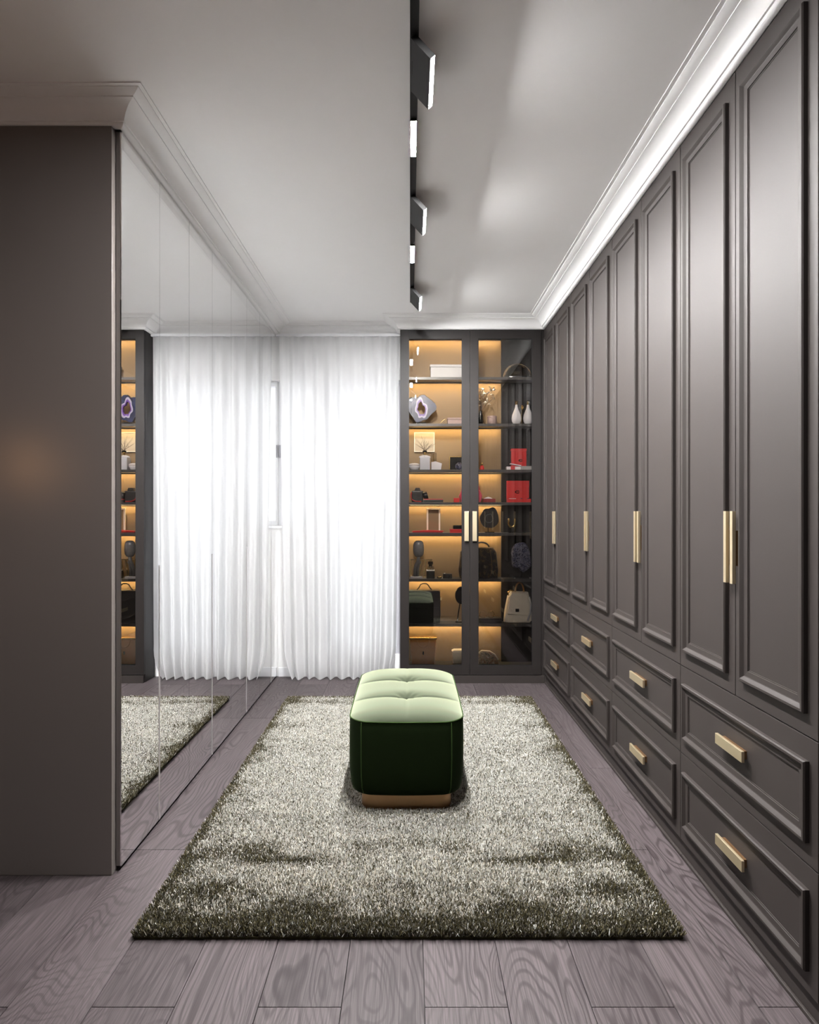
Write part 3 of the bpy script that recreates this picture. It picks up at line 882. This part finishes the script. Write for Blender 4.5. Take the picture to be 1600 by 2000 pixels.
# --- shelf B
z = S['B']
t = item('agate_slice', .085, z, 'blue agate slice with a white and purple ring, left on the second shelf', 'agate', 4.85)
o_ = blob(.085, z + .122, .092, .104, 4, 44, .10)
mk('slab', G().ring_slab(o_, scaled(blob(.085, z + .118, .045, .075, 9, 44, .12), 1.0), 4.835, 4.862), 'agate_blue', t, fix=True)
inn = blob(.085, z + .118, .045, .075, 9, 44, .12)
mk('white_band', G().ring_slab(inn, scaled(inn, .80), 4.833, 4.862), 'agate_white', t)
mk('purple_band', G().ring_slab(scaled(inn, .80), scaled(inn, .62), 4.835, 4.862), 'agate_purple', t)
mk('crystal_crust', G().tube([(p[0], 4.848, p[1]) for p in o_[2:22]], [.006 + .005 * random.random() for _ in range(20)], 5), 'stone_dark', t)
mk('stand', G().box(.05, .12, 4.83, 4.875, z, z + .012, .002), 'black_gloss', t)
t = item('gold_hook_ornament', .245, z, 'thin gold curved ornament beside the low mauve box', 'ornament')
mk('wire', G().tube([(.225, 4.84, z + .004), (.235, 4.84, z + .016), (.248, 4.84, z + .030), (.262, 4.84, z + .040), (.268, 4.84, z + .038)], .0022, 6), 'gold', t, smooth=True)
mk('foot', G().box(.216, .234, 4.832, 4.848, z, z + .004, .001), 'gold', t)
t = item('mauve_box', .37, z, 'low mauve box on the second shelf behind the left glass door', 'box')
mk('body', G().box(.285, .455, 4.825, 4.90, z, z + .034, .001), 'mauve_box', t)
mk('lid', G().box(.282, .458, 4.822, 4.903, z + .0345, z + .048, .002), 'mauve_box', t)
t = item('mauve_jar', .622, z, 'round mauve jar on the second shelf behind the right glass door', 'jar')
mk('body', G().lathe([(.034, 0), (.036, .003), (.036, .046), (.035, .048)], .622, YM, z, 24), 'mauve_box', t, smooth='auto')
mk('lid', G().lathe([(.0365, .0485), (.0365, .060), (.034, .064)], .622, YM, z, 24), 'mauve_box', t, smooth='auto')
t = item('leaf_bouquet', .545, z, 'bouquet of shiny metallic leaves in a dark vase, behind the right door', 'bouquet')
mk('vase', G().lathe([(.016, 0), (.022, .02), (.020, .06), (.011, .095), (.013, .105)], .535, YM, z, 18), 'black_gloss', t, smooth=True)
g = G(); gs = G(); r_ = random.Random(5)
for k in range(34):
    cx = .575 + r_.uniform(-.055, .065); cz = z + .205 + r_.uniform(-.07, .075); cy = YM + r_.uniform(-.035, .035)
    M_ = Matrix.Translation((cx, cy, cz)) @ Matrix.Rotation(r_.uniform(0, 6.28), 4, 'Y') @ Matrix.Rotation(r_.uniform(-.9, .9), 4, 'X')
    s_ = r_.uniform(.011, .019)
    g.add([tuple(M_ @ Vector(p)) for p in ((-s_, 0, 0), (-.3 * s_, -.001, .45 * s_), (s_, .002, 0), (-.3 * s_, .003, -.45 * s_), (-.1 * s_, -.004, 0), (-.1 * s_, .005, 0))],
          [(0, 4, 1), (1, 4, 2), (2, 4, 3), (3, 4, 0), (0, 1, 5), (1, 2, 5), (2, 3, 5), (3, 0, 5)])
    if k % 3 == 0: gs.tube([(.535, YM, z + .09), ((.535 + cx) / 2 - .006, YM, z + .16), (cx, cy, cz)], .0012, 5)
mk('leaves', g, 'silver_leaf', t, kind='stuff'); mk('stems', gs, 'twig', t)
VP_ = [(.012, 0), (.022, .002), (.034, .022), (.038, .045), (.034, .072), (.024, .098), (.014, .122), (.010, .140), (.0095, .150)]
for x, l in ((.808, 'white drop-shaped vase with gold neck, left of the pair'), (.896, 'white drop-shaped vase with gold neck, right of the pair')):
    t = item('vase', x, z, l, 'vase'); t['group'] = 'white vases on the second shelf'
    mk('body', G().lathe(VP_, x, YM, z, 24), 'ceramic_white', t, smooth=True)
    mk('neck', G().lathe([(.0105, .1505), (.0105, .176), (.012, .178)], x, YM, z, 16), 'gold', t, smooth='auto')
t = item('gold_flower', .853, z, 'small gold flower on a thin stem between the two white vases', 'flower', 4.88)
mk('stem', G().tube([(.853, 4.88, z + .004), (.851, 4.88, z + .06), (.855, 4.88, z + .118)], .0018, 6), 'gold', t)
mk('bloom', G().lathe([(.003, .115), (.011, .125), (.013, .140), (.009, .148), (.004, .142)], .855, 4.88, z, 8), 'gold', t)
mk('foot', G().lathe([(.014, 0), (.014, .003), (.004, .005)], .853, 4.88, z, 14), 'gold', t)
# --- shelf C
z = S['C']
t = item('picture', .110, 1.745, 'small square cream picture hung on the lit back panel', 'picture', 4.935)
mk('board', G().box(.035, .186, 4.932, 4.9445, 1.742, 1.886, .001), 'cream_frame', t)
mk('frame', frame_geo(.032, .189, 1.739, 1.889, .005, 4.929, 4.9445), 'cream_leather', t, fix=False)
t = item('lidded_bowl', .032, z, 'white lidded bowl at the left end of the third shelf', 'bowl')
mk('bowl', G().lathe([(.022, 0), (.030, .003), (.040, .018), (.044, .034), (.043, .035)], .032, YM, z, 28), 'ceramic_white', t, smooth=True)
mk('lid', G().lathe([(.045, .036), (.046, .039), (.036, .047), (.018, .052), (.003, .053)], .032, YM, z, 28), 'ceramic_white', t, smooth=True)
mk('rim', G().lathe([(.0445, .0345), (.0462, .0350), (.0462, .0362), (.0445, .0366)], .032, YM, z, 28), 'gold', t)
t = item('twig_vase', .112, z, 'square grey-white bottle with gold collar holding bare twigs', 'vase', 4.85)
mk('body', G().box(.074, .150, 4.817, 4.883, z, z + .096, .004), 'ceramic_grey', t)
mk('shoulder', G().lathe([(.046, .0955), (.040, .104), (.018, .112), (.012, .113)], .112, 4.85, z, 4, .9), 'ceramic_grey', t)
mk('collar', G().lathe([(.009, .113), (.009, .131), (.011, .133)], .112, 4.85, z, 14), 'gold', t)
mk('stopper', G().lathe([(.017, .1335), (.017, .146)], .112, 4.85, z, 14), 'black_gloss', t)
g = G(); r_ = random.Random(8)
for k in range(16):
    a = r_.uniform(-1.15, 1.15); l = r_.uniform(.06, .12); yy = r_.uniform(-.02, .02)
    p1 = (.112 + .4 * l * sin(a), 4.85 + yy * .5, z + .146 + .5 * l * cos(a)); p2 = (.112 + l * sin(a * 1.1), 4.85 + yy, z + .146 + l * cos(a * .9))
    g.tube([(.112 + .008 * sin(k), 4.85, z + .146), p1, p2], [.0011, .0009, .0005], 4)
    g.tube([p1, (p1[0] + .02 * sin(a + .9), p1[1], p1[2] + .025)], [.0008, .0004], 4)
mk('twigs', g, 'twig', t, kind='stuff')
t = item('perfume_flask', .198, z, 'white angular perfume flask with tall clear cap', 'bottle', 4.84)
mk('body', G().slab([(.160, z), (.234, z), (.241, z + .048), (.192, z + .064), (.160, z + .058)], 4.812, 4.868, .04), 'ceramic_white', t)
mk('stem', G().lathe([(.004, .060), (.004, .120)], .176, 4.84, z, 10), 'gold', t)
mk('cap', G().box(.158, .200, 4.822, 4.858, z + .0655, z + .128, .002), 'clear_glass', t)
t = item('gold_photo_frame', .36, z, 'thin gold photo frame behind the small blue ball vase', 'photo frame', 4.89)
mk('frame', frame_geo(.300, .42, z, z + .106, .006, 4.885, 4.897), 'gold', t, fix=False)
mk('plate', G().box(.306, .414, 4.889, 4.894, z + .006, z + .100), 'vitrine_dark', t)
t = item('ball_vase', .372, z, 'small navy patterned ball vase on the third shelf', 'vase', 4.84)
mk('body', G().lathe([(.014, 0), (.026, .010), (.031, .026), (.026, .043), (.012, .052), (.012, .056)], .372, 4.84, z, 20), 'geode_blue', t, smooth=True)
t = item('red_perfume', .545, z, 'tiny red and gold perfume bottle at left behind the right door', 'bottle', 4.84)
mk('body', G().lathe([(.016, 0), (.018, .006), (.014, .028), (.006, .034)], .545, 4.84, z, 14), 'red_box', t, smooth=True)
mk('cap', G().lathe([(.007, .0345), (.009, .044), (.004, .052)], .545, 4.84, z, 12), 'gold', t, smooth=True)


def emblem(cx, cz, r, y, par):
    """small black open-ring mark with a short bar"""
    g = G(); n_ = 14; a0 = .7; a1 = 2 * pi - .7
    for i in range(n_):
        b0 = a0 + (a1 - a0) * i / n_; b1 = a0 + (a1 - a0) * (i + 1) / n_
        q = [(cx + r * k * cos(b), cz + .62 * r * k * sin(b)) for k, b in ((1, b0), (1, b1), (.66, b1), (.66, b0))]
        g.slab(q, y - .0012, y)
    g.box(cx - r * .9, cx + r * .75, y - .0012, y, cz - r * .10, cz + r * .10)
    mk('emblem', g, 'black_gloss', par)


t = item('red_gift_box', .832, z, 'upright red gift box with a black mark, on the third shelf', 'box', 4.90)
mk('body', G().box(.775, .888, 4.882, 4.917, z, z + .148, .001), 'red_box', t)
mk('lid', G().box(.773, .890, 4.880, 4.919, z + .1485, z + .166, .001), 'red_box', t)
emblem(.845, z + .075, .017, 4.8819, t)
t = item('white_shoe_box', .782, z, 'white and red open carton with a tilted lid', 'box', 4.835)
mk('carton', G().box(.727, .833, 4.815, 4.86, z, z + .024, .001), 'ceramic_white', t)
mk('tilted_lid', G().box(-.042, .042, -.022, .022, 0, .007, .001).move(Matrix.Translation((.795, 4.838, z + .035)) @ Matrix.Rotation(.18, 4, 'Y')), 'ceramic_white', t)
mk('red_band', G().box(.758, .790, 4.8135, 4.8615, z, z + .0285, .0005), 'red_box', t)
mk('flat_grey_box', G().box(.836, .935, 4.815, 4.872, z, z + .028, .002), 'paper_grey', label='flat grey box right of the white and red carton', cat='box')
# --- shelf D
z = S['D']
t = item('camera', .070, z, 'black camera with a red strap, left end of the fourth shelf', 'camera', 4.85)
mk('body', G().box(.012, .100, 4.83, 4.88, z, z + .088, .008), 'black_leather', t)
mk('prism', G().slab([(.032, z + .088), (.082, z + .088), (.074, z + .110), (.040, z + .110)], 4.835, 4.875, .05), 'black_leather', t)
mk('lens', G().lathe([(.030, 0), (.032, .004), (.032, .028), (.030, .034), (.026, .034), (.024, .030)], 0, 0, 0, 24).move(Matrix.Translation((.100, 4.835, z + .044)) @ Matrix.Rotation(pi / 2.4, 4, 'Y')), 'black_gloss', t, smooth='auto')
mk('strap', G().tube([(.012, 4.828, z + .075), (.006, 4.822, z + .05), (.014, 4.818, z + .02), (.04, 4.815, z + .008), (.085, 4.812, z + .006)], .004, 6), 'red_box', t, smooth=True)
t = item('wallet', .175, z, 'flat black and red wallet next to the black camera', 'wallet', 4.84)
mk('body', G().box(.098, .250, 4.812, 4.872, z, z + .020, .003), 'black_leather', t)
mk('red_edge', G().box(.101, .247, 4.811, 4.873, z + .0202, z + .0255, .001), 'red_box', t)
mk('small_red_box', G().box(.330, .372, 4.82, 4.86, z, z + .033, .002), 'red_box', label='small red box left of the pink handbag', cat='box')
t = item('pink_handbag', .46, z, 'glossy pink handbag with arched handle behind the door stiles', 'handbag', 4.86)
mk('body', G().slab([(.384, z), (.536, z), (.548, z + .05), (.530, z + .092), (.390, z + .092), (.372, z + .05)], 4.825, 4.895, .06), 'pink_leather', t)
mk('handle', G().tube(arc(.46, z + .09, .066, .075, 0, pi, 18, 4.86), .005, 6), 'pink_leather', t, smooth=True)
t = item('dark_red_case', .597, z, 'low dark red case with a pale scarf on top', 'case', 4.85)
mk('body', G().box(.550, .645, 4.82, 4.88, z, z + .028, .003), 'red_deep', t)
mk('scarf', G().slab([(.555, z + .0285), (.622, z + .0285), (.610, z + .036), (.590, z + .042), (.570, z + .035)], 4.825, 4.87), 'ceramic_white', t)
t = item('red_carton', .825, z, 'big red carton with a black mark on the fourth shelf', 'box', 4.905)
mk('body', G().box(.741, .910, 4.892, 4.920, z, z + .165, .001), 'red_box', t)
mk('lid_flap', G().box(.740, .911, 4.8905, 4.8917, z + .120, z + .166, .0003), 'red_box', t)
emblem(.822, z + .080, .020, 4.8918, t)
t = item('red_tray', .822, z, 'shallow red tray holding a white card, in front of the red carton', 'tray', 4.85)
mk('tray', G().box(.735, .910, 4.815, 4.875, z, z + .006).box(.735, .910, 4.815, 4.819, z + .006, z + .026).box(.735, .910, 4.871, 4.875, z + .006, z + .026)
   .box(.735, .739, 4.819, 4.871, z + .006, z + .026).box(.906, .910, 4.819, 4.871, z + .006, z + .026), 'red_box', t, fix=False)
mk('card', G().box(.748, .800, 4.826, 4.864, z + .0062, z + .030, .001), 'ceramic_white', t)
t = item('bow_tie', .868, z + .006, 'navy blue bow tie in the red tray', 'bow tie', 4.845)
mk('wing', G().slab([(.836, z + .0065), (.864, z + .014), (.864, z + .024), (.838, z + .034)], 4.832, 4.852, .06), 'navy', t)
mk('wing', G().slab([(.872, z + .014), (.898, z + .0065), (.898, z + .034), (.872, z + .024)], 4.832, 4.852, .06), 'navy', t)
mk('knot', G().box(.863, .873, 4.829, 4.855, z + .012, z + .027, .002), 'navy', t)
# --- shelf E
z = S['E']
t = item('cream_photo_frame', .180, z, 'upright cream photo frame leaning at the back of the fifth shelf', 'photo frame', 4.91)
mk('frame', frame_geo(.128, .232, z + .001, z + .187, .012, 4.905, 4.917), 'cream_leather', t, fix=False)
mk('backing', G().box(.140, .220, 4.909, 4.915, z + .013, z + .175), 'vitrine_back', t)
t = item('red_folder', .135, z, 'flat bright red folder lying on the fifth shelf', 'folder', 4.85)
mk('cover', G().slab([(.012, z + .008), (.250, z + .008), (.255, z + .016), (.14, z + .020), (.02, z + .014)], 4.812, 4.885, .01), 'red_box', t)
mk('pages', G().box(.02, .245, 4.815, 4.88, z, z + .0078), 'red_deep', t)
t = item('watch_box', .365, z, 'black and red watch box at the inner end of the fifth shelf', 'box', 4.85)
mk('base', G().box(.302, .44, 4.82, 4.885, z, z + .028, .001), 'red_box', t)
mk('case', G().box(.325, .44, 4.825, 4.88, z + .0285, z + .056, .004), 'black_gloss', t)
mk('gold_trim', G().box(.330, .436, 4.824, 4.881, z + .0562, z + .060, .001), 'gold', t)
t = item('dark_agate_disc', .605, z, 'round dark agate disc on a slim stand', 'agate', 4.87)
o_ = blob(.605, z + .112, .068, .082, 21, 40, .05); inn = scaled(o_, .45, -.005, -.004)
mk('disc', G().ring_slab(o_, inn, 4.862, 4.880), 'stone_dark', t)
mk('pale_ring', G().ring_slab(inn, scaled(inn, .82), 4.860, 4.880), 'stone_grey', t)
mk('core', G().slab(scaled(inn, .82), 4.864, 4.879), 'stone_dark', t)
mk('rod', G().tube([(.596, 4.885, z + .006), (.596, 4.885, z + .09)], .003, 6), 'black_gloss', t)
mk('foot', G().box(.57, .64, 4.85, 4.905, z, z + .006, .001), 'black_gloss', t)
t = item('gold_cuff', .772, z, 'gold cuff bracelet on a dark stand', 'bracelet', 4.855)
mk('cuff', G().tube(arc(.772, z + .075, .023, .032, pi * .97, pi * 2.03, 16, 4.855), [.006] * 5 + [.008] * 7 + [.006] * 5, 8).box(.742, .756, 4.848, 4.862, z + .078, z + .108, .002).box(.788, .802, 4.848, 4.862, z + .078, z + .108, .002), 'gold', t, smooth='auto')
mk('stand', G().lathe([(.026, 0), (.026, .006), (.006, .010), (.006, .040), (.012, .043)], .772, 4.855, z, 16), 'black_gloss', t)
# --- shelf F
z = S['F']
t = item('head_sculpture', .062, z, 'grey glass oval head on a curved neck and block base', 'sculpture', 4.845)
mk('head', G().lathe([(.006, .160), (.026, .166), (.038, .186), (.042, .215), (.041, .250), (.034, .274), (.020, .285), (.004, .287)], .065, 4.845, z, 24, .75), 'stone_grey', t, smooth=True)
mk('neck', G().tube([(.035, 4.845, z + .016), (.036, 4.845, z + .06), (.045, 4.845, z + .10), (.062, 4.845, z + .13), (.066, 4.845, z + .165)], [.013, .012, .013, .015, .013], 10)
   .tube([(.060, 4.845, z + .016), (.059, 4.845, z + .07), (.066, 4.845, z + .11), (.082, 4.845, z + .125)], [.012, .011, .010, .006], 10), 'stone_grey', t, smooth=True)
mk('base', G().box(.004, .094, 4.818, 4.872, z, z + .016, .002), 'ceramic_grey', t)
t = item('slatted_rack', .086, z, 'small gold frame with slanted slats behind the grey head', 'rack', 4.905)
mk('frame', frame_geo(.004, .170, z, z + .142, .008, 4.895, 4.915), 'brass_polished', t, fix=False)
for k in range(4):
    x0 = .03 + .034 * k
    mk('slat', G().slab([(x0, z + .008), (x0 + .010, z + .008), (x0 + .028, z + .134), (x0 + .018, z + .134)], 4.898, 4.912), 'brass_polished', t)
t = item('perfume_bottle', .155, z, 'perfume bottle with black base and clear top', 'bottle', 4.84)
mk('body', G().box(.124, .186, 4.818, 4.862, z, z + .058, .003), 'black_gloss', t)
mk('band', G().box(.1245, .1855, 4.8185, 4.8615, z + .0582, z + .066, .001), 'chrome_strip', t)
mk('top', G().box(.130, .180, 4.823, 4.857, z + .0662, z + .092, .003), 'clear_glass', t)
mk('cap', G().lathe([(.014, .0925), (.014, .104), (.020, .108), (.020, .128)], .155, 4.84, z, 16), 'smoke_glass', t)
t = item('compact_camera', .285, z, 'small dark compact camera on the sixth shelf', 'camera', 4.84)
mk('body', G().box(.248, .318, 4.825, 4.858, z, z + .036, .003), 'black_leather', t)
mk('lens', G().lathe([(.014, 0), (.015, .012), (.012, .014)], 0, 0, 0, 16).move(Matrix.Translation((.285, 4.825, z + .018)) @ Matrix.Rotation(pi / 2, 4, 'X')), 'black_gloss', t, smooth='auto')
mk('shutter', G().lathe([(.005, 0), (.005, .005)], .262, 4.84, z + .036, 10), 'chrome_strip', t)
mk('small_gold_tin', G().lathe([(.016, 0), (.018, .002), (.018, .014), (.016, .016)], .222, 4.835, z, 20), 'brass_polished', label='small round gold tin left of the compact camera', cat='tin', smooth='auto')
t = item('quilted_bag', .52, z, 'black quilted bag with gold details behind both door stiles', 'bag', 4.86)
mk('body', G().slab([(.378, z), (.662, z), (.668, z + .06), (.652, z + .20), (.625, z + .235), (.42, z + .235), (.385, z + .20), (.370, z + .06)], 4.82, 4.905, .05), 'black_quilt', t)
mk('handle', G().tube(arc(.545, z + .232, .055, .040, 0, pi, 14, 4.862), .006, 6), 'black_leather', t, smooth=True)
mk('chain', G().tube([(.60, 4.815, z + .225), (.612, 4.812, z + .15), (.618, 4.812, z + .08), (.606, 4.812, z + .02)], .0018, 5), 'bronze_mount', t)
t = item('blue_geode', .845, z, 'rough blue-black geode on a thin stand', 'geode', 4.865)
o_ = blob(.845, z + .160, .078, .108, 33, 44, .07)
mk('stone', G().slab(o_, 4.845, 4.888, .12), 'geode_blue', t)
mk('rod', G().tube([(.845, 4.866, z + .008), (.845, 4.866, z + .07)], .0035, 6), 'black_gloss', t)
mk('foot', G().box(.79, .90, 4.835, 4.895, z, z + .008, .001), 'black_gloss', t)
# --- shelf G
z = S['G']
t = item('briefcase', .108, z, 'black leather briefcase with thin arched handle', 'briefcase', 4.86)
mk('body', G().slab([(-.012, z), (.226, z), (.232, z + .06), (.228, z + .238), (.218, z + .248), (-.004, z + .248), (-.014, z + .238)], 4.825, 4.90, .02), 'black_leather', t)
mk('flap', G().box(-.008, .222, 4.819, 4.8275, z + .12, z + .243, .002), 'black_leather', t)
mk('handle', G().tube([(.052, 4.86, z + .246), (.066, 4.86, z + .262), (.080, 4.86, z + .288), (.100, 4.86, z + .296), (.126, 4.86, z + .294), (.140, 4.86, z + .282), (.152, 4.86, z + .262), (.166, 4.86, z + .246)], .0042, 6), 'black_leather', t, smooth=True)
mk('buckle', G().box(.228, .240, 4.85, 4.87, z + .17, z + .19, .002), 'brass', t)
t = item('table_mirror', .385, z, 'black oval table mirror on two legs', 'mirror', 4.87)
mk('disc', G().slab([(.392 + .050 * cos(a), z + .205 + .068 * sin(a)) for a in np.linspace(0, 2 * pi, 32, endpoint=False)], 4.862, 4.878, .05), 'black_gloss', t)
for dx in (-.02, .02):
    mk('leg', G().tube([(.392 + dx * .6, 4.87, z + .142), (.388 + dx, 4.87, z + .07), (.386 + dx * 1.3, 4.87, z + .005)], .005, 6), 'black_gloss', t)
mk('foot', G().box(.345, .43, 4.845, 4.895, z, z + .006, .001), 'black_gloss', t)
t = item('black_case', .605, z, 'flat black case under the round spectacles', 'case', 4.855)
mk('base', G().box(.520, .690, 4.815, 4.895, z, z + .022, .003), 'black_leather', t)
mk('lid', G().box(.518, .692, 4.813, 4.897, z + .0225, z + .040, .003), 'black_leather', t)
t = item('spectacles', .585, z + .040, 'round gold-rimmed spectacles lying on the black case', 'glasses', 4.835)
for cx in (.552, .612):
    mk('rim', G().tube(arc(cx, z + .066, .025, .024, 0, 2 * pi * .97, 24, 4.83), .0018, 5), 'brass_polished', t, smooth=True)
mk('bridge', G().tube([(.577, 4.83, z + .068), (.582, 4.829, z + .073), (.587, 4.83, z + .068)], .0016, 5), 'brass_polished', t)
for cx in (.527, .637):
    mk('temple', G().tube([(cx, 4.83, z + .066), (cx, 4.86, z + .062), (cx, 4.89, z + .043)], .0016, 5), 'brass_polished', t)
t = item('cream_backpack', .815, z, 'cream leather backpack with gold handle and black clasp', 'bag', 4.85)
mk('body', G().slab([(.712, z + .006), (.735, z), (.905, z), (.925, z + .02), (.915, z + .16), (.895, z + .232), (.768, z + .236), (.742, z + .20), (.722, z + .10)], 4.828, 4.905, .05), 'cream_leather', t)
mk('flap', G().slab([(.732, z + .072), (.888, z + .062), (.895, z + .10), (.888, z + .205), (.875, z + .226), (.770, z + .230), (.752, z + .205)], 4.815, 4.8275, .03), 'cream_leather', t)
mk('clasp', G().box(.793, .820, 4.809, 4.8149, z + .088, z + .112, .002), 'black_gloss', t)
mk('handle', G().tube(arc(.832, z + .235, .032, .068, 0, pi, 18, 4.862), .0065, 8), 'amber_leather', t, smooth=True)
mk('handle_ring', G().box(.792, .806, 4.853, 4.871, z + .228, z + .240, .002), 'gold', t)
mk('handle_ring', G().box(.858, .872, 4.853, 4.871, z + .228, z + .240, .002), 'gold', t)
mk('strap', G().tube([(.900, 4.83, z + .20), (.912, 4.822, z + .14), (.905, 4.818, z + .08), (.885, 4.816, z + .02)], .007, 6), 'ceramic_grey', t, smooth=True)
mk('strap_loop', G().tube([(.748, 4.85, z + .205), (.744, 4.85, z + .232), (.762, 4.85, z + .246), (.785, 4.85, z + .240)], .005, 6), 'gold', t)
# --- cabinet floor
z = FLOOR_IN
t = item('amber_tote', .098, z, 'amber brown tote bag at the bottom left of the cabinet', 'bag', 4.86)
mk('body', G().slab([(.012, z), (.185, z), (.200, z + .19), (-.002, z + .19)], 4.83, 4.90, .03), 'amber_leather', t)
mk('rim', G().box(-.004, .204, 4.826, 4.902, z + .1905, z + .203, .003), 'gold', t)
mk('handle', G().tube(arc(.10, z + .185, .045, .055, pi, 2 * pi, 16, 4.824), .004, 6), 'amber_leather', t, smooth=True)
mk('charm', G().box(.095, .105, 4.822, 4.829, z + .075, z + .100, .002), 'black_gloss', t)
t = item('cream_boot', .375, z, 'cream ankle boot with fur cuff at the cabinet bottom', 'boot', 4.86)
mk('shaft', G().slab([(.325, z + .02), (.405, z + .02), (.412, z + .088), (.322, z + .088)], 4.83, 4.89, .06), 'cream_leather', t)
mk('foot', G().slab([(.325, z + .008), (.455, z + .008), (.458, z + .022), (.430, z + .040), (.400, z + .050), (.325, z + .045)], 4.832, 4.888, .05), 'cream_leather', t)
mk('sole', G().slab([(.322, z), (.458, z), (.460, z + .0078), (.322, z + .0078)], 4.83, 4.89), 'mauve_box', t)
mk('cuff', G().slab([(.318, z + .0885), (.416, z + .0885), (.420, z + .102), (.40, z + .108), (.33, z + .107), (.316, z + .100)], 4.826, 4.894, .1), 'cream_leather', t)
t = item('snakeskin_bag', .60, z, 'brown and cream snakeskin hobo bag on the cabinet floor', 'bag', 4.86)
mk('body', G().slab([(.518, z), (.672, z), (.668, z + .03), (.640, z + .07), (.600, z + .096), (.545, z + .100), (.515, z + .08)], 4.83, 4.90, .08), 'snake_skin', t)
mk('trim', G().tube([(.515, 4.845, z + .082), (.545, 4.842, z + .103), (.602, 4.842, z + .099), (.642, 4.842, z + .073), (.668, 4.845, z + .034)], .005, 6), 'cream_leather', t, smooth=True)
